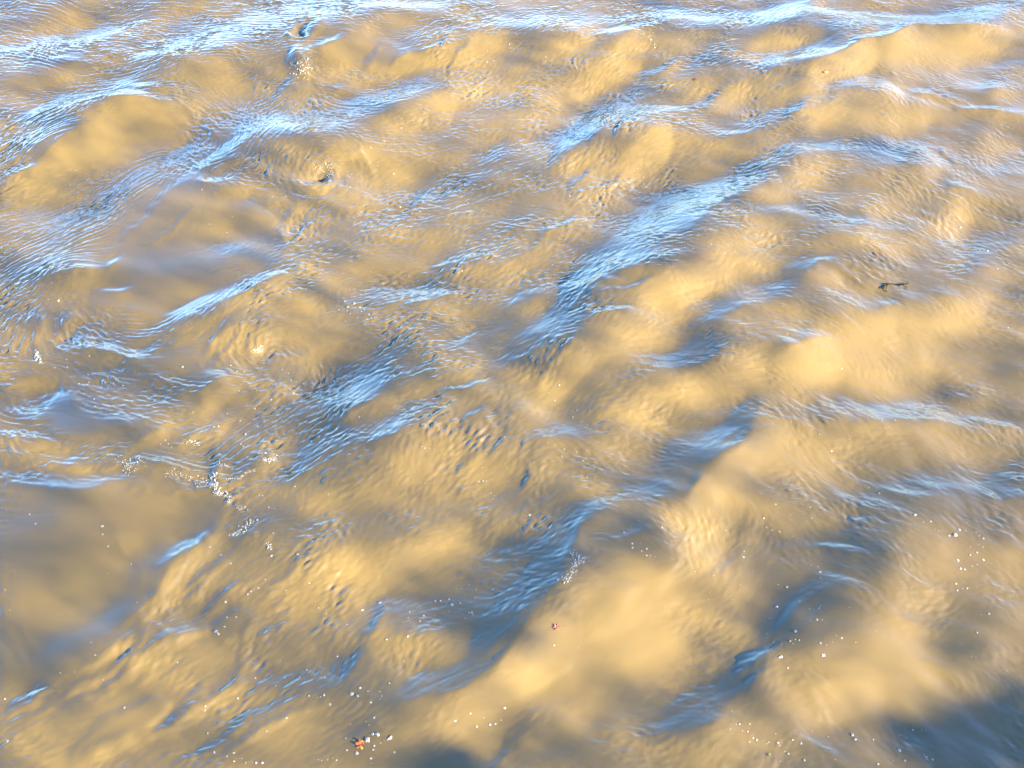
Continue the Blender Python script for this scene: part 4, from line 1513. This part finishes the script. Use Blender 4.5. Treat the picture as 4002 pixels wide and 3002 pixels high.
froth("grainy froth on the mound left of the seam bend", 10, [[(1195, 1215), (1220, 1200), (1290, 1215)]], 14, 60, .8, 14)
froth("loose froth drops beneath the seam bend", 10, [[(1480, 1600), (1500, 1560)], [(1530, 1620), (1580, 1640)], [(1455, 1370), (1420, 1340)]], 16, 80, .9, 15)

# --- ragged foam scraps beside the orange leaf
def scrap(label, px, py, outline, spin=0):
    p = on_water(px, py); s = TS * .0  # placed level on the water
    depth = p.y * CP + (CAM_H - p.z) * SP; u = depth / FPX * .82
    bm = bmesh.new()
    n_ = len(outline)
    for f_, z in ((1, -.002), (.94, .004), (.6, .008)):
        for x, y in outline: bm.verts.new((x * u * f_, y * u * f_ / SP, z))
    bm.verts.new((0, 0, .009)); bm.verts.ensure_lookup_table()
    for a in range(2):
        for i in range(n_): bm.faces.new([bm.verts[a * n_ + i], bm.verts[a * n_ + (i + 1) % n_], bm.verts[(a + 1) * n_ + (i + 1) % n_], bm.verts[(a + 1) * n_ + i]])
    for i in range(n_): bm.faces.new([bm.verts[2 * n_ + i], bm.verts[2 * n_ + (i + 1) % n_], bm.verts[3 * n_]])
    m = bpy.data.meshes.new("foam_scrap"); bm.to_mesh(m); bm.free()
    m.polygons.foreach_set("use_smooth", [True] * len(m.polygons)); m.materials.append(foam_mat)
    o = bpy.data.objects.new("foam_scrap", m); COL.objects.link(o); o.matrix_world = frame(p, spin, .001)
    tag(o, label, "foam scrap", "foam scraps beside the orange leaf")
scrap("squarish white foam scrap touching the orange leaf", 1436, 2892, [(-11, 9), (-4, 10), (8, 9), (11, 6), (11, -6), (8, -9), (3, -7), (-6, -9), (-12, -7)])
scrap("long pear shaped foam scrap right of the orange leaf", 1522, 2884, [(-13, -5), (-8, -3), (0, 4), (6, 9), (12, 7), (13, 1), (8, -6), (0, -5), (-7, -8), (-12, -9)])

# --- leaves
def leaf(label, px, py, size, spin, lobes, mat, extra=(), stalk=.6, seed=1):
    r_ = random.Random(seed)
    p = on_water(px, py)
    root = bpy.data.objects.new("autumn_leaf", None); COL.objects.link(root); root.matrix_world = frame(p, spin, .004)
    tag(root, label, "leaf")
    out_ = []
    N = lobes * 6
    for i in range(N):
        a = -math.pi * .86 + 2 * math.pi * .86 * i / (N - 1)
        t = (i % 6) / 6.0
        rr = size * (.62 + .38 * (1 - abs(2 * t - 1) * 1.5)) * (1 - .18 * abs(a) / math.pi) * r_.uniform(.92, 1.06)
        out_.append((rr * math.cos(a), rr * math.sin(a)))
    def blade(pts, z0, curl, name, m, ox=0, oy=0):
        vs, fs = [(ox, oy, z0)], []
        for f_ in (.5, 1.0):
            for x, y in pts:
                d = math.hypot(x, y) * f_
                vs.append((ox + x * f_, oy + y * f_, z0 + curl * (d / size) ** 2 * size * (1 + .7 * math.sin(3 * math.atan2(y, x) + seed))))
        n_ = len(pts)
        for i in range(n_ - 1):
            fs.append((0, 1 + i, 2 + i)); fs.append((1 + i, 1 + n_ + i, 2 + n_ + i, 2 + i))
        o = mesh_obj(name, vs, fs, m, root, True)
        sm_ = o.modifiers.new("thickness", 'SOLIDIFY'); sm_.thickness = .0012
        return o
    blade(out_, 0, .28, "blade", mat)
    for (ox, oy, sx, sy, rot, m) in extra:
        el = []
        for i in range(15):
            a = 2 * math.pi * i / 14
            x, y = sx * size * math.cos(a), sy * size * math.sin(a)
            el.append((x * math.cos(rot) - y * math.sin(rot), x * math.sin(rot) + y * math.cos(rot)))
        blade(el, .14 * size, -.1, "curled_lobe", m, ox * size, oy * size)
    v_, f_ = tube([Vector((-.05 * size, 0, .1 * size)), Vector((-.5 * size, .05 * size, .14 * size)), Vector((-(1 + stalk) * size, .18 * size, .06 * size))], .0022, .0014, 5)
    mesh_obj("stalk", v_, f_, stalk_mat, root, True)
leaf("bright orange maple leaf with yellow curled lobes near the bottom edge", 1409, 2911, .044, R(160), 5, orange_mat,
     [(-.32, .38, .42, .24, R(-30), yellow_mat), (.05, -.52, .34, .17, R(20), yellow_mat)], .15, 3)
leaf("small crumpled red leaf with a thin stalk on the golden wave", 2173, 2452, .030, R(185), 5, red_mat, (), 1.3, 4)
leaf("yellow leaf with red edge on the crest at upper right", 3226, 284, .036, R(20), 5, yellow_mat, [(-.55, .15, .4, .2, R(70), red_mat)], .2, 6)
leaf("tiny red leaf speck on the grey ripples above the blue trough", 2719, 312, .024, R(70), 3, red_mat, (), .3, 7)
leaf("tiny lime green leaf on the golden water at bottom right", 3006, 2950, .012, R(40), 3, green_mat, (), .3, 8)

# --- floating twig, its middle just under water
def zp(x, y, z=.0):
    px, py = 3400 + x * .0904, 1080 + y * .0904
    p = on_water(px, py); return p + Vector((0, 0, z + .008))
tw0 = on_water(3450, 1112)
twig = bpy.data.objects.new("twig", None); twig.location = tw0; COL.objects.link(twig)
tag(twig, "dark forked twig floating at the right, its middle awash", "twig")
def shoot(name, pts, r0, r1):
    v_, f_ = tube([zp(*q_) - tw0 for q_ in pts], r0 * 1.35, r1 * 1.5, 6)
    mesh_obj(name, v_, f_, twig_mat, twig, True)
shoot("stem", [(540, 355, .004), (640, 372, .006), (820, 385, .010), (950, 388, .008), (1060, 386, .003), (1120, 384, -.016), (1200, 398, -.002), (1370, 396, .008), (1500, 396, .009), (1590, 394, .009), (1640, 345, .012)], .0036, .0034)
shoot("side_shoot", [(820, 385, .009), (700, 420, .008), (620, 452, .006), (520, 495, .002), (400, 535, -.004)], .0045, .0018)
shoot("side_shoot", [(800, 395, .009), (740, 440, .008), (695, 495, .006), (680, 590, .003), (718, 690, -.003)], .0035, .0014)
shoot("side_shoot", [(625, 450, .006), (605, 515, .003), (560, 560, -.002)], .0028, .0012)
shoot("side_shoot", [(1360, 396, .008), (1430, 440, .008), (1510, 485, .006), (1590, 525, .002), (1578, 610, -.002)], .0032, .0014)
shoot("side_shoot", [(1480, 396, .009), (1500, 360, .012), (1530, 348, .012), (1555, 362, .011)], .0022, .0012)
shoot("side_shoot", [(1060, 388, .004), (1110, 382, .006), (1150, 352, .010)], .0024, .0012)
